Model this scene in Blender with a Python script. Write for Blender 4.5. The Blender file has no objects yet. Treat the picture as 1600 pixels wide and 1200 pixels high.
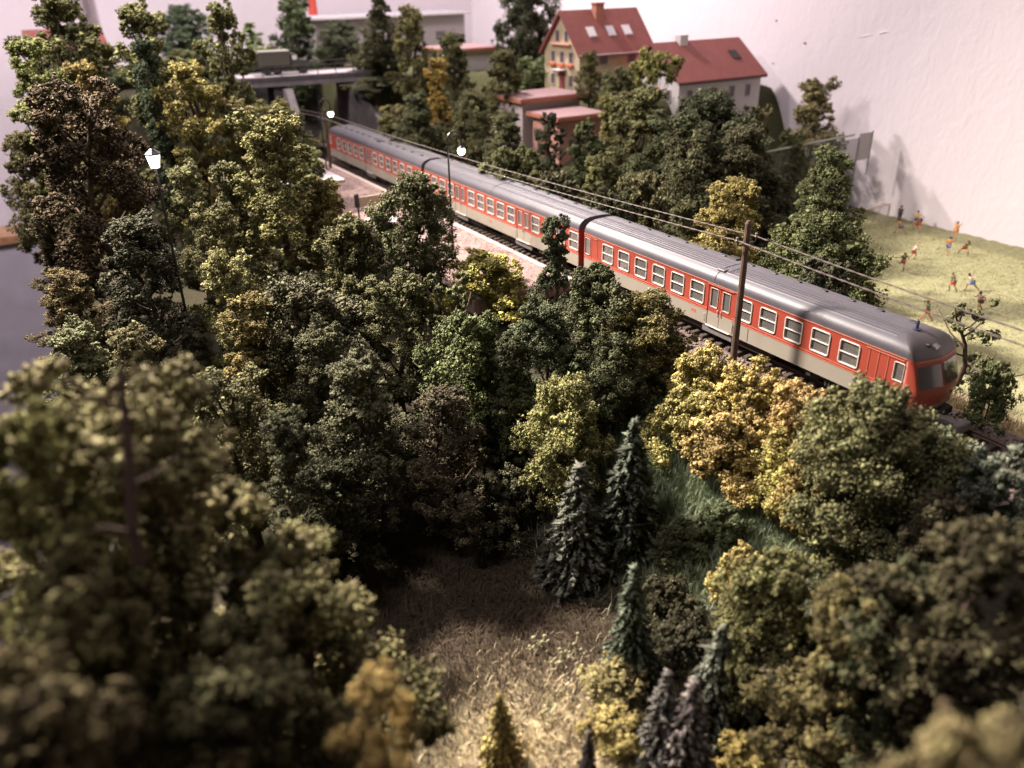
import bpy, bmesh, math, random
import numpy as np
from mathutils import Vector, Matrix, Euler
# ------------------------------------------------------------------ camera, world, lamps, exposure
S = bpy.context.scene
COL = S.collection
cam_d = bpy.data.cameras.new("camera"); cam = bpy.data.objects.new("camera", cam_d); COL.objects.link(cam)
S.camera = cam
cam.matrix_world = Matrix((
    (0.51796734, -0.37265352, 0.76996051, 17.59912573),
    (0.85518227, 0.24591991, -0.45627479, -29.19094888),
    (-0.01931621, 0.89479202, 0.44606516, 17.23341221),
    (0, 0, 0, 1)))
cam_d.sensor_width = 36.0; cam_d.lens = 28.67
cam_d.clip_start = 0.2; cam_d.clip_end = 600
cam_d.dof.use_dof = True; cam_d.dof.focus_distance = 41.0; cam_d.dof.aperture_fstop = 0.0285/0.26

W = bpy.data.worlds.new("World"); S.world = W; W.use_nodes = True
W.node_tree.nodes["Background"].inputs[0].default_value = (1.0, 0.90, 0.84, 1)
W.node_tree.nodes["Background"].inputs[1].default_value = 0.06
def area_lamp(name, loc, target, size, power, color):
    l = bpy.data.lights.new(name, 'AREA'); l.shape = 'DISK'; l.size = size; l.energy = power; l.color = color
    o = bpy.data.objects.new(name, l); COL.objects.link(o); o.location = loc
    o.rotation_euler = (Vector(target)-Vector(loc)).to_track_quat('-Z', 'Y').to_euler()
    return o
area_lamp("room_lamp_back", (-84, 9, 54), (-22, 20, 0), 3.0, 58000, (1.0, 0.88, 0.84))
_l = area_lamp("room_lamp_side", (-62, -36, 54), (-6, -13, -3), 8.0, 66000, (1.0, 0.87, 0.77)); _l.data.spread = math.radians(84)
area_lamp("room_lamp_ceiling", (-8, -85, 135), (-35, 10, 0), 36.0, 92000, (1.0, 0.89, 0.90))
_l = area_lamp("end_wall_fill", (-55, -75, 75), (-112, -5, 5), 10.0, 27000, (1.0, 0.88, 0.90)); _l.data.spread = math.radians(90)  # added fill light to brighten the end wall, not a lamp of the room
S.view_settings.view_transform = 'Standard'; S.view_settings.look = 'None'
S.view_settings.exposure = 0.12; S.view_settings.gamma = 1.0
S.render.engine = 'CYCLES'
S.cycles.max_bounces = 6; S.cycles.diffuse_bounces = 3; S.cycles.glossy_bounces = 3
S.cycles.transmission_bounces = 4; S.cycles.transparent_max_bounces = 8
S.cycles.use_denoising = True

# ------------------------------------------------------------------ helpers
RND = random.Random(7)
def tag(o, label=None, cat=None, group=None, kind=None):
    if label: o['label'] = label
    if cat: o['category'] = cat
    if group: o['group'] = group
    if kind: o['kind'] = kind
    return o
def empty(name, loc=(0, 0, 0), rz=0.0, label=None, cat=None, group=None):
    o = bpy.data.objects.new(name, None); COL.objects.link(o); o.location = loc; o.rotation_euler = (0, 0, rz)
    o.empty_display_size = 0.3
    return tag(o, label, cat, group)
def link(name, me, mat=None, parent=None, loc=None, rot=None, smooth=None):
    if mat is not None and len(me.materials) == 0:
        for m in (mat if isinstance(mat, (list, tuple)) else [mat]): me.materials.append(m)
    o = bpy.data.objects.new(name, me); COL.objects.link(o)
    if parent: o.parent = parent
    if loc is not None: o.location = loc
    if rot is not None: o.rotation_euler = rot
    return o
class MB:
    """collects simple solids into one mesh"""
    def __init__(s): s.v = []; s.f = []; s.m = []; s.mi = 0
    def add(s, vs, fs):
        b = len(s.v); s.v += [tuple(v) for v in vs]; s.f += [tuple(b+i for i in f) for f in fs]; s.m += [s.mi]*len(fs); return s
    def box(s, x0, x1, y0, y1, z0, z1):
        vs = [(x, y, z) for z in (z0, z1) for y in (y0, y1) for x in (x0, x1)]
        return s.add(vs, [(0, 2, 3, 1), (4, 5, 7, 6), (0, 1, 5, 4), (2, 6, 7, 3), (0, 4, 6, 2), (1, 3, 7, 5)])
    def bbox(s, x0, x1, y0, y1, z0, z1, b=0.03):
        """box with chamfered vertical and horizontal edges"""
        vs = []
        for z, i in ((z0, b), (z0+b, 0), (z1-b, 0), (z1, b)):
            X0, X1, Y0, Y1 = x0+i, x1-i, y0+i, y1-i; c = b
            vs += [(X0+c, Y0, z), (X1-c, Y0, z), (X1, Y0+c, z), (X1, Y1-c, z), (X1-c, Y1, z), (X0+c, Y1, z), (X0, Y1-c, z), (X0, Y0+c, z)]
        fs = [tuple(range(7, -1, -1)), tuple(range(24, 32))]
        for r in range(3):
            for k in range(8):
                fs.append((r*8+k, r*8+(k+1) % 8, r*8+8+(k+1) % 8, r*8+8+k))
        return s.add(vs, fs)
    def tube(s, pts, rad, n=8, cap=True):
        pts = [Vector(p) for p in pts]; rings = []
        if not hasattr(rad, '__len__'): rad = [rad]*len(pts)
        b = len(s.v); up = Vector((0, 0, 1))
        prev = None
        for i, p in enumerate(pts):
            d = (pts[min(i+1, len(pts)-1)]-pts[max(i-1, 0)]).normalized()
            if prev is None:
                a = d.orthogonal().normalized()
            else:
                a = (prev - d*prev.dot(d)).normalized()
            prev = a; c = d.cross(a)
            for k in range(n):
                t = 2*math.pi*k/n; s.v.append(tuple(p+(a*math.cos(t)+c*math.sin(t))*rad[i]))
        for i in range(len(pts)-1):
            for k in range(n):
                s.f.append((b+i*n+k, b+i*n+(k+1) % n, b+(i+1)*n+(k+1) % n, b+(i+1)*n+k)); s.m.append(s.mi)
        if cap:
            s.f.append(tuple(b+k for k in range(n-1, -1, -1))); s.m.append(s.mi)
            s.f.append(tuple(b+(len(pts)-1)*n+k for k in range(n))); s.m.append(s.mi)
        return s
    def ball(s, c, r, n=10, m=7, sz=1.0):
        vs = []; c = Vector(c)
        for j in range(m+1):
            th = math.pi*j/m
            for k in range(n):
                ph = 2*math.pi*k/n
                vs.append((c.x+r*math.sin(th)*math.cos(ph), c.y+r*math.sin(th)*math.sin(ph), c.z+r*sz*math.cos(th)))
        fs = []
        for j in range(m):
            for k in range(n):
                fs.append((j*n+k, (j+1)*n+k, (j+1)*n+(k+1) % n, j*n+(k+1) % n))
        return s.add(vs, fs)
    def prism(s, poly, axis, a, b):
        """extrude 2D polygon along axis 'x','y','z' from a to b"""
        n = len(poly)
        def P(p, t):
            if axis == 'x': return (t, p[0], p[1])
            if axis == 'y': return (p[0], t, p[1])
            return (p[0], p[1], t)
        vs = [P(p, a) for p in poly]+[P(p, b) for p in poly]
        fs = [tuple(range(n-1, -1, -1)), tuple(range(n, 2*n))]+[(i, (i+1) % n, n+(i+1) % n, n+i) for i in range(n)]
        return s.add(vs, fs)
    def mesh(s, name, mats=None, smooth=False):
        me = bpy.data.meshes.new(name); me.from_pydata(s.v, [], s.f)
        if mats:
            for m in (mats if isinstance(mats, (list, tuple)) else [mats]): me.materials.append(m)
            if isinstance(mats, (list, tuple)) and len(mats) > 1: me.polygons.foreach_set('material_index', s.m)
        bm = bmesh.new(); bm.from_mesh(me); bmesh.ops.remove_doubles(bm, verts=bm.verts, dist=1e-5)
        bmesh.ops.recalc_face_normals(bm, faces=bm.faces); bm.to_mesh(me); bm.free()
        if smooth: me.polygons.foreach_set('use_smooth', [True]*len(me.polygons))
        me.update(); return me
    def obj(s, name, mats, parent=None, loc=None, rot=None, smooth=False):
        return link(name, s.mesh(name, mats, smooth), None, parent, loc, rot)
def npmesh(name, V, F, mat, k=3, smooth=False):
    V = np.asarray(V, np.float32); F = np.asarray(F, np.int32)
    me = bpy.data.meshes.new(name); n = len(F)
    me.vertices.add(len(V)); me.vertices.foreach_set('co', V.ravel())
    me.loops.add(n*k); me.loops.foreach_set('vertex_index', F.ravel())
    me.polygons.add(n); me.polygons.foreach_set('loop_start', np.arange(0, n*k, k)); me.polygons.foreach_set('loop_total', np.full(n, k))
    if smooth: me.polygons.foreach_set('use_smooth', np.ones(n, bool))
    me.update(calc_edges=True); me.validate()
    if mat: me.materials.append(mat)
    return me

# ------------------------------------------------------------------ materials
def mat(name, col, rough=0.7, metal=0.0, noise=0.0, nscale=6.0, bump=0.0, bscale=30.0, spec=0.5, col2=None, n2scale=None, coat=0.0):
    m = bpy.data.materials.new(name); m.use_nodes = True; nt = m.node_tree; N = nt.nodes; L = nt.links
    p = N["Principled BSDF"]; p.inputs['Roughness'].default_value = rough; p.inputs['Metallic'].default_value = metal
    p.inputs['Specular IOR Level'].default_value = spec; p.inputs['Coat Weight'].default_value = coat
    c4 = (*col, 1); p.inputs['Base Color'].default_value = c4
    tc = N.new('ShaderNodeTexCoord')
    if noise > 0 or col2:
        nz = N.new('ShaderNodeTexNoise'); nz.inputs['Scale'].default_value = nscale; nz.inputs['Detail'].default_value = 6; nz.inputs['Roughness'].default_value = .65
        L.new(tc.outputs['Object'], nz.inputs['Vector'])
        r = N.new('ShaderNodeValToRGB'); e = r.color_ramp.elements
        a = col; b = col2 or col
        e[0].position = .32; e[1].position = .68
        e[0].color = (*[x*(1-noise) for x in a], 1); e[1].color = (*[x*(1+noise) for x in b], 1)
        L.new(nz.outputs['Fac'], r.inputs[0]); L.new(r.outputs[0], p.inputs['Base Color'])
    if bump > 0:
        nb = N.new('ShaderNodeTexNoise'); nb.inputs['Scale'].default_value = bscale; nb.inputs['Detail'].default_value = 5
        L.new(tc.outputs['Object'], nb.inputs['Vector'])
        b = N.new('ShaderNodeBump'); b.inputs['Strength'].default_value = 1.0; b.inputs['Distance'].default_value = bump
        L.new(nb.outputs['Fac'], b.inputs['Height']); L.new(b.outputs[0], p.inputs['Normal'])
    return m
def emis(name, col, st):
    m = bpy.data.materials.new(name); m.use_nodes = True; p = m.node_tree.nodes["Principled BSDF"]
    p.inputs['Base Color'].default_value = (*col, 1); p.inputs['Emission Color'].default_value = (*col, 1); p.inputs['Emission Strength'].default_value = st
    return m
def foliage_mat():
    m = bpy.data.materials.new("flock_foliage"); m.use_nodes = True; nt = m.node_tree; N = nt.nodes; L = nt.links
    p = N["Principled BSDF"]; p.inputs['Roughness'].default_value = .85; p.inputs['Specular IOR Level'].default_value = .25
    oi = N.new('ShaderNodeObjectInfo'); g = N.new('ShaderNodeNewGeometry'); tc = N.new('ShaderNodeTexCoord')
    nz = N.new('ShaderNodeTexNoise'); nz.inputs['Scale'].default_value = .55; nz.inputs['Detail'].default_value = 2
    L.new(tc.outputs['Object'], nz.inputs['Vector'])
    mr = N.new('ShaderNodeMapRange'); mr.inputs[1].default_value = 0; mr.inputs[2].default_value = 1; mr.inputs[3].default_value = .55; mr.inputs[4].default_value = 1.5
    L.new(g.outputs['Random Per Island'], mr.inputs[0])
    mr2 = N.new('ShaderNodeMapRange'); mr2.inputs[1].default_value = .35; mr2.inputs[2].default_value = .65; mr2.inputs[3].default_value = .7; mr2.inputs[4].default_value = 1.3
    L.new(nz.outputs['Fac'], mr2.inputs[0])
    mu = N.new('ShaderNodeMath'); mu.operation = 'MULTIPLY'; L.new(mr.outputs[0], mu.inputs[0]); L.new(mr2.outputs[0], mu.inputs[1])
    vm = N.new('ShaderNodeVectorMath'); vm.operation = 'SCALE'; L.new(oi.outputs['Color'], vm.inputs[0]); L.new(mu.outputs[0], vm.inputs['Scale'])
    hs = N.new('ShaderNodeHueSaturation'); L.new(vm.outputs[0], hs.inputs['Color'])
    mh = N.new('ShaderNodeMapRange'); mh.inputs[3].default_value = .475; mh.inputs[4].default_value = .525; L.new(g.outputs['Random Per Island'], mh.inputs[0])
    L.new(mh.outputs[0], hs.inputs['Hue']); L.new(hs.outputs[0], p.inputs['Base Color'])
    tr = N.new('ShaderNodeBsdfTranslucent'); L.new(hs.outputs[0], tr.inputs['Color'])
    mx = N.new('ShaderNodeMixShader'); mx.inputs[0].default_value = .12
    L.new(p.outputs[0], mx.inputs[1]); L.new(tr.outputs[0], mx.inputs[2]); L.new(mx.outputs[0], N['Material Output'].inputs['Surface'])
    return m
M_FOL = foliage_mat()
M_BARK = mat("bark", (.075, .05, .035), .9, noise=.5, nscale=5, bump=.03, bscale=12)
M_RED = mat("train_red", (.30, .052, .032), .45, noise=.05, nscale=.7)
M_GREY = mat("train_pebble_grey", (.27, .243, .20), .5, noise=.06, nscale=.6)
M_ROOF = mat("train_roof_grey", (.075, .071, .084), .47, noise=.1, nscale=.5, bump=.002, bscale=6)
M_CAP = mat("train_cab_roof_shaded", (.075, .065, .07), .45, noise=.12, nscale=.8)  # copy of the roof grey, shade of the front dome put into the colour
M_ALU = mat("window_frame_aluminium", (.58, .52, .48), .4)
M_BLACK = mat("black_plastic", (.014, .013, .013), .5)
M_UNDER = mat("underframe_dark", (.028, .024, .022), .7, noise=.4, nscale=3)
M_RUST = mat("rail_rust", (.09, .055, .04), .6, noise=.4, nscale=4)
M_CURT = mat("interior_beige", (.34, .31, .27), .8)
M_SEAT = mat("interior_seat", (.17, .11, .07), .8)
M_REDLN = mat("train_trim_pinkred", (.46, .15, .10), .45)
def glass_mat(name, tint, gfac, rough=.08):
    m = bpy.data.materials.new(name); m.use_nodes = True; nt = m.node_tree; N = nt.nodes; L = nt.links
    N.remove(N["Principled BSDF"])
    t = N.new('ShaderNodeBsdfTransparent'); t.inputs[0].default_value = (*tint, 1)
    d = N.new('ShaderNodeBsdfDiffuse'); d.inputs[0].default_value = (.42, .40, .38, 1)
    g = N.new('ShaderNodeBsdfGlossy'); g.inputs['Roughness'].default_value = rough
    a = N.new('ShaderNodeMixShader'); a.inputs[0].default_value = .22; L.new(t.outputs[0], a.inputs[1]); L.new(d.outputs[0], a.inputs[2])
    b = N.new('ShaderNodeMixShader'); b.inputs[0].default_value = gfac; L.new(a.outputs[0], b.inputs[1]); L.new(g.outputs[0], b.inputs[2])
    L.new(b.outputs[0], N['Material Output'].inputs['Surface'])
    return m
M_PANE = glass_mat("window_pane", (.72, .72, .70), .14)
M_WSHIELD = glass_mat("windscreen", (.5, .5, .5), .32)

# ------------------------------------------------------------------ terrain
def sm(a, b, x):
    t = min(1.0, max(0.0, (x-a)/(b-a))); return t*t*(3-2*t)
def lerp(a, b, t): return a+(b-a)*t
def ground(x, y):
    if y < 1.5:
        yy = y + 6.5*sm(-20, -26, x)
        dep = lerp(-3.2, -5.8, sm(-34, -12, x))
        z = -.62 + (dep+.62)*sm(-2.2, -15, yy)
        z += .8*math.sin(x*.31+1.1)*math.sin(y*.27)*sm(-4, -10, y)
        if -76 < x < -24 and -8.4 < y < -1.05: z = -.05
        if y > -1.05: z = -.42
        w = sm(-66, -78, x)*sm(-2.4, -5.5, y); z = lerp(z, 7.3, w)
    else:
        A = -.5+6.9*sm(6, 25, y); B = -.62-3.3*sm(5, 10, y)
        z = lerp(A, B, sm(-47, -40, x)) if y > 4.6 else -.42
        w = sm(-64, -72, x)*sm(4.7, 6.0, y); z = lerp(z, max(7.5, z), w)
    if x < -86: z = lerp(z, 7.5, sm(-86, -90, x))
    return z

# ------------------------------------------------------------------ ground sheet, walls, cabinet
def ground_mat():
    m = bpy.data.materials.new("layout_ground"); m.use_nodes = True; nt = m.node_tree; N = nt.nodes; L = nt.links
    p = N["Principled BSDF"]; p.inputs['Roughness'].default_value = .95; p.inputs['Specular IOR Level'].default_value = .15
    a = N.new('ShaderNodeAttribute'); a.attribute_name = 'tint'; tc = N.new('ShaderNodeTexCoord')
    nz = N.new('ShaderNodeTexNoise'); nz.inputs['Scale'].default_value = 3.2; nz.inputs['Detail'].default_value = 8; nz.inputs['Roughness'].default_value = .75
    L.new(tc.outputs['Object'], nz.inputs['Vector'])
    mr = N.new('ShaderNodeMapRange'); mr.inputs[1].default_value = .3; mr.inputs[2].default_value = .7; mr.inputs[3].default_value = .62; mr.inputs[4].default_value = 1.35
    L.new(nz.outputs['Fac'], mr.inputs[0])
    vm = N.new('ShaderNodeVectorMath'); vm.operation = 'SCALE'; L.new(a.outputs['Color'], vm.inputs[0]); L.new(mr.outputs[0], vm.inputs['Scale'])
    L.new(vm.outputs[0], p.inputs['Base Color'])
    b = N.new('ShaderNodeBump'); b.inputs['Distance'].default_value = .12; b.inputs['Strength'].default_value = .8
    n2 = N.new('ShaderNodeTexNoise'); n2.inputs['Scale'].default_value = 7; n2.inputs['Detail'].default_value = 8; n2.inputs['Roughness'].default_value = .7
    L.new(tc.outputs['Object'], n2.inputs['Vector']); L.new(n2.outputs['Fac'], b.inputs['Height']); L.new(b.outputs[0], p.inputs['Normal'])
    return m
def gcolor(x, y):
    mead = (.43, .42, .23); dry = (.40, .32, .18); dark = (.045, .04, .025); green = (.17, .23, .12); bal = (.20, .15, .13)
    if -1.1 < y < 4.6 and x > -84: return bal
    if y >= 4.6:
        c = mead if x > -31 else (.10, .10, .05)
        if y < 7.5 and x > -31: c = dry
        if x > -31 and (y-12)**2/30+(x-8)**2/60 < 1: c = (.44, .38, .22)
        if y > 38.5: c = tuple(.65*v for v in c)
        return c
    # foreground valley
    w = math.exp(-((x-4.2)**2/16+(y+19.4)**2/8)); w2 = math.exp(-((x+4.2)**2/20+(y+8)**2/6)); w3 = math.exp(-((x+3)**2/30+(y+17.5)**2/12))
    c = [lerp(dark[i], (.06, .043, .028)[i], min(1, w3*1.2)) for i in range(3)]  # brown hollow kept dark, its shade is painted into the tint
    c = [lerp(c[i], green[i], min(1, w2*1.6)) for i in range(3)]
    c = [lerp(c[i], (.56, .47, .28)[i], min(1, w*1.7)) for i in range(3)]  # dry ground tint raised to paint in the pool of light
    return tuple(c)
def build_ground():
    xs = np.concatenate([np.arange(-112, -30, .8), np.arange(-30, 26, .32), np.arange(26, 40.1, 1)])
    ys = np.concatenate([np.arange(-33, -9, .32), np.arange(-9, -1.2, .35), [-1.06, -1.04], np.arange(-.9, 4.6, .7), np.arange(4.62, 14, .4), np.arange(14, 41.6, .8), [41.5]])
    V = []; Cc = []; edge = lambda x: -29.35-3.6*sm(-14, -6, x)+4.2*(1-sm(-100, -38, x))
    rr = random.Random(3)
    for y in ys:
        for x in xs:
            n = 0 if -1.06 < y < 4.6 else .06
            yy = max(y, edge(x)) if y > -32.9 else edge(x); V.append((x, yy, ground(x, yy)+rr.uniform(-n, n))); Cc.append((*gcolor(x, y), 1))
    nx = len(xs); F = [(j*nx+i, j*nx+i+1, (j+1)*nx+i+1, (j+1)*nx+i) for j in range(len(ys)-1) for i in range(nx-1)]
    me = npmesh("ground", V, F, ground_mat(), 4, True)
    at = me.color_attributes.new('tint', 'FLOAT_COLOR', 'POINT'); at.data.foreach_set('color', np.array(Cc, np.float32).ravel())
    o = link("ground", me); tag(o, kind='structure')
build_ground()
def wall_mat():
    m = bpy.data.materials.new("white_plaster"); m.use_nodes = True; nt = m.node_tree; N = nt.nodes; L = nt.links
    p = N["Principled BSDF"]; p.inputs['Roughness'].default_value = .9; p.inputs['Base Color'].default_value = (.79, .72, .775, 1); p.inputs['Specular IOR Level'].default_value = .2
    tc = N.new('ShaderNodeTexCoord'); n1 = N.new('ShaderNodeTexNoise'); n1.inputs['Scale'].default_value = .55; n1.inputs['Detail'].default_value = 4; n1.inputs['Roughness'].default_value = .6
    n1.inputs['Distortion'].default_value = .6
    n2 = N.new('ShaderNodeTexNoise'); n2.inputs['Scale'].default_value = 2.6; n2.inputs['Detail'].default_value = 3
    mp = N.new('ShaderNodeMapping'); mp.inputs['Rotation'].default_value = (0, .5, 0); mp.inputs['Scale'].default_value = (1, 1, .55)
    L.new(tc.outputs['Object'], mp.inputs[0]); L.new(mp.outputs[0], n1.inputs['Vector']); L.new(mp.outputs[0], n2.inputs['Vector'])
    ad = N.new('ShaderNodeMath'); ad.operation = 'MULTIPLY_ADD'; L.new(n2.outputs['Fac'], ad.inputs[0]); ad.inputs[1].default_value = .28; L.new(n1.outputs['Fac'], ad.inputs[2])
    b = N.new('ShaderNodeBump'); b.inputs['Distance'].default_value = .12; b.inputs['Strength'].default_value = .7; L.new(ad.outputs[0], b.inputs['Height']); L.new(b.outputs[0], p.inputs['Normal'])
    return m
M_WALL = wall_mat()
tag(MB().box(-112, 60, 41.5, 43, -60, 130).obj("side_wall", M_WALL), kind='structure')
tag(MB().box(-114, -112, -120, 43, -60, 130).obj("end_wall", M_WALL), kind='structure')
tag(MB().box(-112, 120, -120, 41.5, -64, -62).obj("floor", mat("floor_dark", (.12, .1, .09), .6, noise=.2)), kind='structure')
# small chips and trowel marks on the plaster
M_CHIP = mat("plaster_chip_dark", (.25, .2, .19), .9); M_RIDGE = mat("plaster_ridge", (.86, .8, .82), .9)

for i, (x, z, m, r, lb) in enumerate(((-46.8, 12.75, M_CHIP, .13, "small dark chip in the white wall, upper left of the three chips"), (-42.75, 10.8, M_CHIP, .16, "larger dark chip in the white wall, rightmost of the three chips"), (-46.6, 8.65, M_CHIP, .11, "small dark chip low in the white wall above the red-roofed house"))):
    tag(MB().ball((x, 41.5, z), r, 8, 5, .7).obj("wall_chip", m), lb, "wall chip", "chips in the plaster")
tag(MB().tube([(-36.6, 41.49, 11.55), (-35.9, 41.49, 11.72), (-35.0, 41.49, 11.9)], [.02, .05, .02], 6).tube([(-34.5, 41.49, 11.95), (-34.0, 41.49, 12.12), (-33.4, 41.49, 12.2)], [.02, .07, .02], 6).obj("plaster_ridge", M_RIDGE), "short raised plaster ridge on the white wall at upper right", "plaster ridge")

t = empty("cabinet", (-100, -40, -60), 0, "grey lavender painted cabinet side with brown wood top edge at the far left", "cabinet")
MB().box(-1.5, 3, -40, 22, 0, 49.3).obj("side_panel", mat("cabinet_paint", (.50, .45, .53), .55, noise=.1, nscale=.3), t)
MB().bbox(-2.0, 3.4, -40.4, 22.3, 49.3, 50.5, .15).obj("top_edge", mat("cabinet_wood", (.42, .22, .12), .5, noise=.25, nscale=1.5), t)
o = MB().prism([(-112, -25.5), (-112, -25.1), (-38, -29.3), (-14, -29.34), (-14, -29.7), (-38, -29.66)], 'z', -30, -3.4).box(-14, 40, -33.4, -33.05, -30, -5.8).obj("layout_edge_board", mat("edge_board", (.06, .05, .04), .6, noise=.2)); tag(o, "dark edge board along the near side of the layout", "board")

# ------------------------------------------------------------------ railway track, platform
tr = empty("railway_track", (0, 1.45, 0), 0, "single rusty track on ballast running under the red train", "track")
railprof = [(-.07, -.17), (.07, -.17), (.07, -.14), (.02, -.11), (.02, -.04), (.04, -.03), (.04, 0), (-.04, 0), (-.04, -.03), (-.02, -.04), (-.02, -.11), (-.07, -.14)]
for s in (-.76, .76):
    MB().prism([(p[0]+s, p[1]) for p in railprof], 'x', -86, 24).obj("rail", M_RUST, tr)
M_SLEEP = mat("sleeper_wood", (.06, .045, .035), .9, noise=.5, nscale=3)
sl = MB().bbox(-.14, .14, -1.35, 1.35, -.34, -.17, .02).mesh("sleeper", M_SLEEP)
for i in range(166): link("sleeper", sl, None, tr, ((-84+i*.65), 0, RND.uniform(-.01, .01)))
# ballast stones near the visible cab end
def scatter_stones(name, n, fx, fy, fz, smin, smax, m, seed, parent=None):
    r = np.random.default_rng(seed); V = []; F = []
    base = np.array([(1, 0, 0), (-1, 0, 0), (0, 1, 0), (0, -1, 0), (0, 0, 1), (0, 0, -1)], float)
    fc = np.array([(0, 2, 4), (2, 1, 4), (1, 3, 4), (3, 0, 4), (2, 0, 5), (1, 2, 5), (3, 1, 5), (0, 3, 5)])
    for i in range(n):
        x = r.uniform(*fx); y = r.uniform(*fy); s = r.uniform(smin, smax)
        V.append(base*s*r.uniform(.6, 1.2, (6, 3))+r.normal(0, s*.15, (6, 3))+np.array([x, y, fz(x, y)])); F.append(fc+6*i)
    me = npmesh(name, np.concatenate(V), np.concatenate(F), m)
    o = link(name, me, None, parent); o['kind'] = 'stuff'; return o
M_BAL = mat("ballast", (.17, .13, .12), .9, noise=.5, nscale=2.5)
scatter_stones("ballast_stones", 9000, (-84, 20), (-1.0, 4.0), lambda x, y: -.40+.05*abs(math.sin(x*9)), .05, .13, M_BAL, 5)
pf = empty("platform", (0, 0, 0), 0, "pinkish brown station platform with pale edge beside the red train", "platform")
M_PLAT = mat("platform_surface", (.20, .135, .125), .95, noise=.22, nscale=1.2, bump=.05, bscale=16, col2=(.26, .18, .165))
M_KERB = mat("platform_kerb", (.42, .34, .31), .9, noise=.12, nscale=1.5)
MB().box(-76, -22.0, -8.2, -1.42, -.5, .33).obj("surface", M_PLAT, pf)
kb = MB().bbox(-.49, .49, -1.42, -1.05, -.5, .36, .02).mesh("edge_stone", M_KERB)
for i in range(54): link("edge_stone", kb, None, pf, (-75.5+i, RND.uniform(-.01, .01), RND.uniform(-.008, .008)))
scatter_stones("platform_gravel", 5000, (-75, -22.5), (-8, -1.5), lambda x, y: .345, .02, .06, mat("platform_grit", (.24, .155, .14), .95, noise=.4, nscale=3), 8, pf)

# ------------------------------------------------------------------ the railcars
HW = 1.45; ZB = .64; ZM = 1.44; ZE = 3.0; RH = .74
def panel_with_holes(mb, x0, x1, z0, z1, holes, yo, yi, split=ZM, m_lo=1, m_hi=0):
    """a wall slab between y=yo (outer) and y=yi (inner) with rectangular holes, coloured below/above split"""
    xs = sorted(set([x0, x1]+[h[0] for h in holes]+[h[1] for h in holes])); zs = sorted(set([z0, z1]+([split] if z0 < split < z1 else [])+[h[2] for h in holes]+[h[3] for h in holes]))
    inside = lambda x, z: any(h[0] < x < h[1] and h[2] < z < h[3] for h in holes)
    for i in range(len(xs)-1):
        for j in range(len(zs)-1):
            a, b, c, d = xs[i], xs[i+1], zs[j], zs[j+1]
            mb.mi = m_lo if (c+d)/2 < split else m_hi
            if inside((a+b)/2, (c+d)/2): continue
            mb.add([(a, yo, c), (b, yo, c), (b, yo, d), (a, yo, d)], [(0, 1, 2, 3)])
            mb.add([(a, yi, c), (b, yi, c), (b, yi, d), (a, yi, d)], [(3, 2, 1, 0)])
    for h in holes+[(x0, x1, z0, z1)]:
        a, b, c, d = h
        mb.mi = m_hi
        for q in (((a, c), (b, c)), ((b, c), (b, d)), ((b, d), (a, d)), ((a, d), (a, c))):
            (p, r), (s, t) = q
            mb.add([(p, yo, r), (s, yo, t), (s, yi, t), (p, yi, r)], [(0, 1, 2, 3)])
    mb.mi = 0
def rounded(w, h, r, n=3):
    pts = []
    for cx, cy, a0 in ((w/2-r, h/2-r, 0), (-w/2+r, h/2-r, 90), (-w/2+r, -h/2+r, 180), (w/2-r, -h/2+r, 270)):
        for k in range(n+1):
            a = math.radians(a0+90*k/n); pts.append((cx+r*math.cos(a), cy+r*math.sin(a)))
    return pts
def frame_mesh(name, w, h, r, th, depth, m, axis='y'):
    """a rounded ring in the xz plane, depth along -y (outwards) from 0"""
    o = rounded(w, h, r); i = rounded(w-2*th, h-2*th, max(.02, r-th)); n = len(o); vs = []
    for y, e in ((0, 0), (-depth*.7, 0), (-depth, .012)):
        vs += [(p[0]*(1-e*2/w), y, p[1]*(1-e*2/h)) for p in o]
    for y, e in ((-depth, .012), (-depth*.5, 0), (.05, 0)):
        vs += [(p[0]*(1+e*2/w), y, p[1]*(1+e*2/h)) for p in i]
    fs = []
    for rr_ in range(5):
        for k in range(n): fs.append((rr_*n+k, rr_*n+(k+1) % n, (rr_+1)*n+(k+1) % n, (rr_+1)*n+k))
    me = bpy.data.meshes.new(name); me.from_pydata(vs, [], fs); me.materials.append(m)
    bm = bmesh.new(); bm.from_mesh(me); bmesh.ops.recalc_face_normals(bm, faces=bm.faces); bm.to_mesh(me); bm.free(); return me
WW, WH, WZ = 1.06, 1.13, 2.235
ME_WIN = frame_mesh("window", WW, WH, .13, .060, .045, M_ALU)
ME_DIV = MB().bbox(-.47, .47, -.03, .01, -.03, .03, .008).mesh("divider", M_ALU)
ME_PANE = MB().box(-.5, .5, .03, .045, -.53, .53).mesh("pane", M_PANE)
ME_DWIN = frame_mesh("door_window", .56, 1.06, .09, .045, .03, mat("door_window_rubber", (.42, .33, .30), .6))
ME_DPANE = MB().box(-.26, .26, .02, .035, -.5, .5).mesh("pane", M_PANE)
ME_HAND = MB().tube([(0, 0, -.16), (0, -.05, -.13), (0, -.05, .13), (0, 0, .16)], .018, 6).mesh("handle", M_ALU)
ME_VENT = MB().bbox(-.17, .17, -.1, .1, 0, .07, .02).mesh("roof_vent", M_BLACK)
ME_STEP = MB().bbox(-.86, .86, -.06, .02, -.02, .02, .006).mesh("step_edge", M_ALU)
ME_WHEEL = MB().tube([(0, -.07, 0), (0, .07, 0)], .44, 20).tube([(0, -.10, 0), (0, -.07, 0)], .47, 20).mesh("wheel", M_UNDER)
mbx = MB()
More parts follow.
